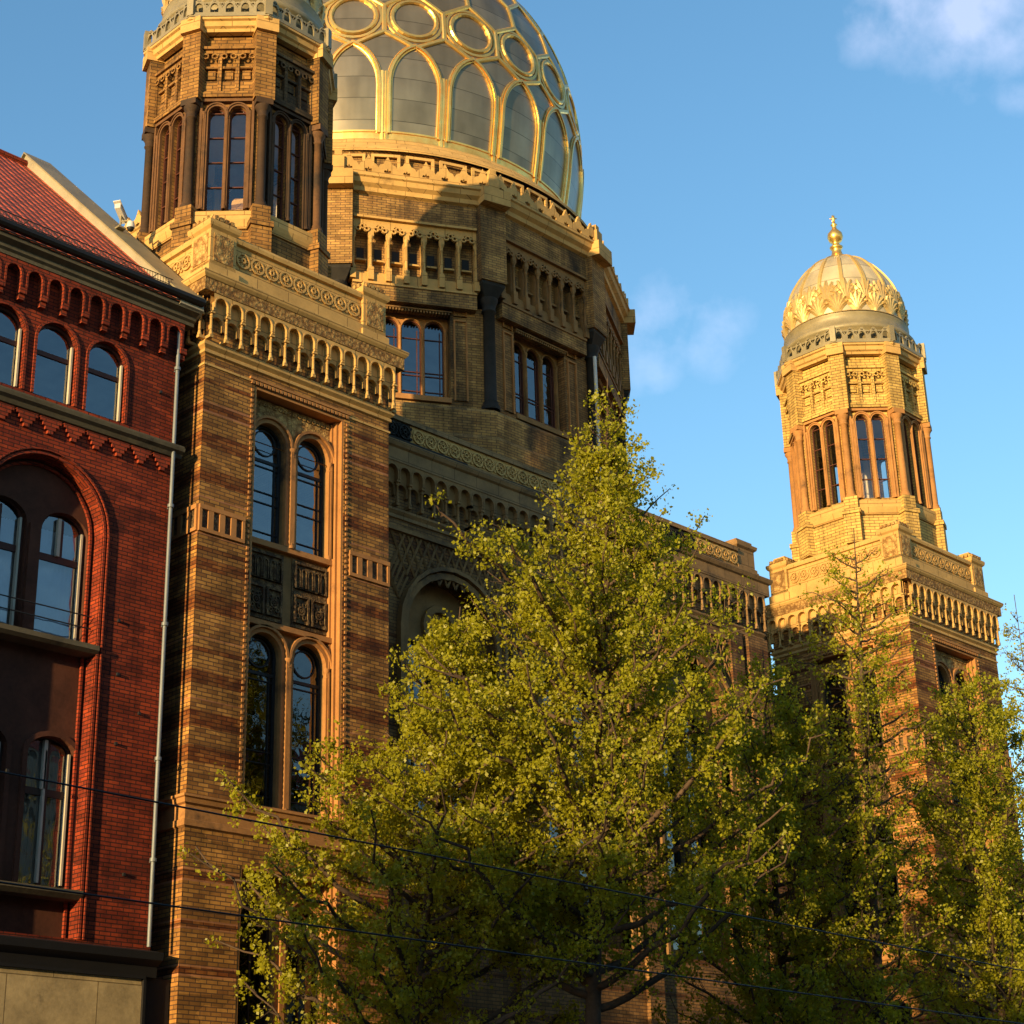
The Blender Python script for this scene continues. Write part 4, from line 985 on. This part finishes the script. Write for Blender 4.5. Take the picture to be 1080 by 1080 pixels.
# roof top surveillance cameras on the gable
kc = thing('security_camera', (20.1, 31.85, rz(31.85) + .5), 'white dome camera and box camera clustered on the sloping gable of the red house', 'camera')
zb = rz(31.85) + .3
m = MB(); m.box(Fr(20.1, 31.85, 0), -.14, .14, zb, zb + .06, -.14, .14); m.tube([(20.1, 31.85, zb), (20.1, 31.85, zb + .55)], .035, 8); m.tube([(20.1, 31.85, zb + .3), (20.3, 31.55, zb + .3), (20.3, 31.55, zb + .22)], .025, 8); m.build('bracket', M['zinc'], kc)
m = MB(); m.lathe(20.3, 31.55, [(.03, zb + .26), (.11, zb + .22), (.13, zb + .12), (.14, zb + .06), (.13, zb + .0)], 16); dh = m.build('dome_housing', M['white_plastic'], kc)
m = MB(); m.lathe(20.3, 31.55, [(.115, zb + .0), (.105, zb - .06), (.06, zb - .11), (.005, zb - .125)], 16); m.build('dome_lens', M['iron'], dh)
m = MB(); f = Fr(20.1, 31.85, 60); t = MB()
def tl(u, z, d): return f.p(u, zb + .58 + z + d * .55, d)
m.add([tl(u, z, d) for u in (-.1, .1) for z in (-.08, .08) for d in (-.25, .28)], [(0, 1, 3, 2), (4, 6, 7, 5), (0, 4, 5, 1), (2, 3, 7, 6), (0, 2, 6, 4), (1, 5, 7, 3)])
m.add([tl(u, z, d) for u in (-.13, .13) for z in (.083, .11) for d in (-.25, .36)], [(0, 1, 3, 2), (4, 6, 7, 5), (0, 4, 5, 1), (2, 3, 7, 6), (0, 2, 6, 4), (1, 5, 7, 3)])
m.build('box_housing', M['white_plastic'], kc)
kc.scale = (.72, .72, .72)
# overhead cables over the street
def cable(z0, z1, sag, label):
    m = MB(); pts = [(-30 + 120 * i / 40, 16., z0 + (z1 - z0) * i / 40 - sag * 4 * (i / 40) * (1 - i / 40)) for i in range(41)]
    m.tube(pts, .011, 6); tag(m.build('cable', M['iron']), label, 'cable')
cable(6.72, 4.55, -.12, 'upper black cable crossing in front of the red house and the trees')
cable(5.35, 4.35, -.0, 'lower black cable crossing in front of the red house and the trees')

# the row of houses on the other side of the street, behind the photographer: they shade the facades from the low sky
for i, (x0, x1, h) in enumerate(((-75, -52, 19.5), (-52, -30, 21), (-30, -10, 18.5), (-10, 12, 20.5), (12, 34, 19), (34, 58, 21.5), (58, 84, 19.5))):
    t = thing('townhouse', ((x0 + x1) / 2, -8, 0), 'grey rendered townhouse across the street, %s of the row' % ['first', 'second', 'third', 'fourth', 'fifth', 'sixth', 'seventh'][i], 'house', 'townhouses across the street')
    f = Fr(x1 - .02, -6, 180); L = x1 - x0 - .04; m = MB(); ops = []
    m.wall(f, 0, L, 0, 4, [])
    for s in range(4):
        z0 = 4 + s * (h - 4) / 4; z1 = 4 + (s + 1) * (h - 4) / 4
        m.wall(f, 0, L, z0, z1, [Op(c=1.8 + k * 2.6, w=.6, b=z0 + .9, s=z0 + 2.9, r=0) for k in range(int((L - 2) / 2.6))], 0, .25)
    m.wall(Fr(x0 + .02, -18, 90), -12, 0, 0, h); m.wall(Fr(x1 - .02, -6, -90), -12, 0, 0, h); m.build('wall', M['house_far'], t)
    m = MB(); m.q((x0, -5.7, h), (x1, -5.7, h), (x1, -12, h + 4), (x0, -12, h + 4)); m.q((x0, -18.3, h), (x1, -18.3, h), (x1, -12, h + 4), (x0, -12, h + 4)); m.build('roof', M['tile'], t)
    for s in range(4):
        z0 = 4 + s * (h - 4) / 4
        for k in range(int((L - 2) / 2.6)): m = MB(); m.box(f, 1.2 + k * 2.6, 2.4 + k * 2.6, z0 + .9, z0 + 2.9, -.3, -.2); m.build('window', M['wood_dark'], t)

t = thing('shade_house', (-84, -10, 0), 'tall unseen house added far down the street to shade the lower trees', 'house')
HH = 19.8  # house added out of view, its height set to shade the lower crowns
m = MB(); m.wall(Fr(-75, -24, -90), 0, 28.2, 0, HH, [Op(c=2.2 + k * 2.7, w=.6, b=5., s=7., r=0) for k in range(8)], 0, .25); m.wall(Fr(-75, 4.2, 180), 0, 18, 0, HH); m.wall(Fr(-93, 4.2, 90), 0, 28.2, 0, HH); m.build('wall', M['house_far'], t)
m = MB(); m.q((-74.6, -24, HH), (-74.6, 4.3, HH), (-84, 4.3, HH + 1), (-84, -24, HH + 1)); m.q((-93.4, -24, HH), (-93.4, 4.3, HH), (-84, 4.3, HH + 1), (-84, -24, HH + 1)); m.build('roof', M['tile'], t)
# ------------------------------------------------------------------ trees
def tree(label, base, top, env, nprim, *, limbs=(), ys=1., nleaf=40000, mat='leaf', seed=1, lean=None, leafsz=.07, start=.3, trad=.16, fork=0, bare=.35, group='street trees in spring leaf in front of the synagogue'):
    g = np.random.default_rng(seed); b = np.array(base, float); t = np.array(top, float)
    def axis(z):
        f = np.clip((z - b[2]) / (t[2] - b[2]), 0, 1); p = b + (t - b) * f
        return p + np.array([sin(f * 7 + seed) * .16 * f, sin(f * 5 + 2 * seed) * .13 * f, 0]) * (1 - f * .6)
    zs, rs = zip(*env)
    m = MB(); H_ = t[2] - b[2]
    n = 16; tp_ = [tuple(axis(b[2] + H_ * i / n)) for i in range(n + 1)]; tr = [max(.012, trad * (1 - i / n) ** .85) for i in range(n + 1)]
    m.tube(tp_, tr, 8)
    tips = []
    for i in range(nprim + len(limbs)):
        f = start + (1 - start) * ((i + g.random()) / nprim) ** .92 * .985
        zst = b[2] + H_ * f * .97; az = i * 2.39996 + g.normal(0, .25)
        p0 = axis(zst); rise = (.35 + .45 * g.random()) * (1.2 - .3 * f)
        # reach: solve for envelope at the tip height
        L = 0
        for _ in range(3):
            zt = min(zst + rise * (L if L else 1.5) + .25, t[2]); L = float(np.interp(zt, zs, rs)) * g.uniform(.72, 1.06)
        if L < .12: L = .25
        if i >= nprim:
            zst, az, L, rise = limbs[i - nprim]; az = R(az); p0 = axis(zst)
        d = np.array([cos(az), sin(az) * ys, 0]); zt = min(zst + rise * L * .8 + .15, t[2] + .3)
        P = []
        k = max(4, int(L / .45) + 3)
        for j in range(k + 1):
            s = j / k; q = p0 + d * L * s; q = q + np.array([0, 0, (zt - zst) * (s ** 1.35)]); q += g.normal(0, .045 * L ** .5, 3) * s; P.append(q)
        r0 = min(.085, .016 + .014 * L); m.tube([tuple(q) for q in P], [r0 * (1 - .8 * j / k) for j in range(k + 1)], 5)
        m2 = int(L / .20) + 2
        for j in range(m2):
            s = bare * g.random() + (1 - bare) * (j + g.random()) / m2; s = max(s, .12)
            x = s * k; a = int(min(x, k - 1)); q0 = P[a] + (P[a + 1] - P[a]) * (x - a)
            dirv = (P[a + 1] - P[a]) / (np.linalg.norm(P[a + 1] - P[a]) + 1e-6) * .5 + g.normal(0, .6, 3) * np.array([1, ys, .7]) + np.array([0, 0, .25]); dirv /= np.linalg.norm(dirv)
            l2 = (.22 + .5 * g.random()) * min(1., .35 + L * .22) * (1.15 - .5 * s)
            q1 = q0 + dirv * l2 * .55 + g.normal(0, .04, 3); q2 = q0 + dirv * l2 + g.normal(0, .07, 3) - np.array([0, 0, .03])
            m.tube([tuple(q0), tuple(q1), tuple(q2)], [.010, .007, .004], 3)
            w = .5 + .7 * g.random()
            tips += [(q1, w * .6), (q2, w), ((q1 + q2) / 2, w * .8)]
            for _ in range(2):
                q3 = q1 + g.normal(0, .16, 3) * np.array([1, ys ** .5, .9]); tips.append((q3, w * .8))
        tips.append((P[-1], 1.2))
    root = thing('tree', tuple(b), label, 'tree', group); m.build('trunk', M['bark'], root)
    pts = np.array([q for q, _ in tips]); ws = np.array([w for _, w in tips])
    # irregular crown: thin the clumps with a few random voids
    voids = pts[g.choice(len(pts), 70)]; dv = np.min(np.linalg.norm(pts[:, None] - voids[None], axis=2), axis=1); ws = ws * np.where(dv < .40, .12, 1.)
    cnt = g.poisson(ws / ws.sum() * nleaf); ctr = np.repeat(pts, cnt, 0); N_ = len(ctr)
    ctr = ctr + g.normal(0, .075, (N_, 3)); ctr[:, 2] -= np.abs(g.normal(0, .05, N_))
    L = leafsz * g.uniform(.45, 1.45, N_)[:, None]
    a = g.normal(0, 1, (N_, 3)); a[:, 2] -= .6; a /= np.linalg.norm(a, axis=1, keepdims=True)
    c = g.normal(0, 1, (N_, 3)); c[:, 2] *= .6; bb = np.cross(a, c); bb /= np.linalg.norm(bb, axis=1, keepdims=True)
    nn = np.cross(a, bb)
    V = np.stack([ctr - a * L * .5, ctr + bb * L * .42 + nn * L * .12, ctr + a * L * .55, ctr - bb * L * .42 + nn * L * .12], 1).reshape(-1, 3)
    me = bpy.data.meshes.new('crown'); nv = len(V); me.vertices.add(nv); me.vertices.foreach_set('co', V.ravel().astype(np.float32))
    me.loops.add(nv); me.loops.foreach_set('vertex_index', np.arange(nv, dtype=np.int32)); me.polygons.add(N_)
    me.polygons.foreach_set('loop_start', np.arange(0, nv, 4, dtype=np.int32)); me.polygons.foreach_set('loop_total', np.full(N_, 4, np.int32))
    me.update(); me.validate(); me.materials.append(M[mat]); link('crown', me, root)
    return root
tree('tall lime green tree with a pointed top in front of the middle of the synagogue', (25.3, 23, 0), (27.05, 23, 19.1), [(3, 3), (5, 4.6), (8, 5.6), (10.5, 5.5), (12.6, 4.6), (13.8, 3.8), (15, 2.4), (16.5, 1.25), (17.8, .75), (19.2, .2)], 120, ys=.75, nleaf=94000, seed=3, trad=.2, limbs=[(15.0, 5, 2.3, 1.1), (14.4, -20, 2.8, .7), (12.8, 175, 4.6, .55), (12.2, 200, 4.8, .5)])
tree('lower tree at the left end of the row, in front of the near tower window', (22.3, 25.1, 0), (24.5, 25.1, 13.8), [(3, 2.8), (5, 4.0), (7.5, 4.8), (9.5, 4.5), (11.2, 3.0), (12.6, 1.5), (13.8, .4)], 75, ys=.8, nleaf=70000, seed=8, trad=.15)
tree('round topped tree in the gap between the tall tree and the far tower', (33.2, 24.1, 0), (33.5, 24.1, 14.5), [(3, 2.6), (5, 3.4), (8, 3.7), (10.5, 3.2), (12.4, 2.2), (13.7, 1.1), (14.6, .2)], 75, ys=.85, nleaf=56000, mat='leaf', seed=12, trad=.16)
tree('thin twiggy tree standing before the sunlit side of the far tower', (34.6, 22.8, 0), (36.0, 22.8, 17.9), [(4, 2.1), (8, 2.2), (11, 2.1), (13.5, 2.1), (15.8, 1.6), (17.2, .9), (18, .2)], 80, ys=.9, nleaf=15000, seed=21, trad=.17, leafsz=.07)
tree('bushy tree at the right, in front of the lower far tower', (40.1, 22.8, 0), (40.7, 22.8, 15.2), [(4, 2.6), (7, 3.1), (10, 3.2), (12.4, 2.5), (14.2, 1.8), (15.8, .3)], 85, ys=.9, nleaf=56000, seed=31, trad=.16)
tree('slim sapling against the sky at the right edge', (50.4, 26.5, 0), (50.9, 26.5, 20.6), [(6, 1.6), (12, 1.9), (16, 1.5), (19, .8), (20.8, .15)], 60, ys=1., nleaf=9000, seed=41, trad=.1, leafsz=.07)
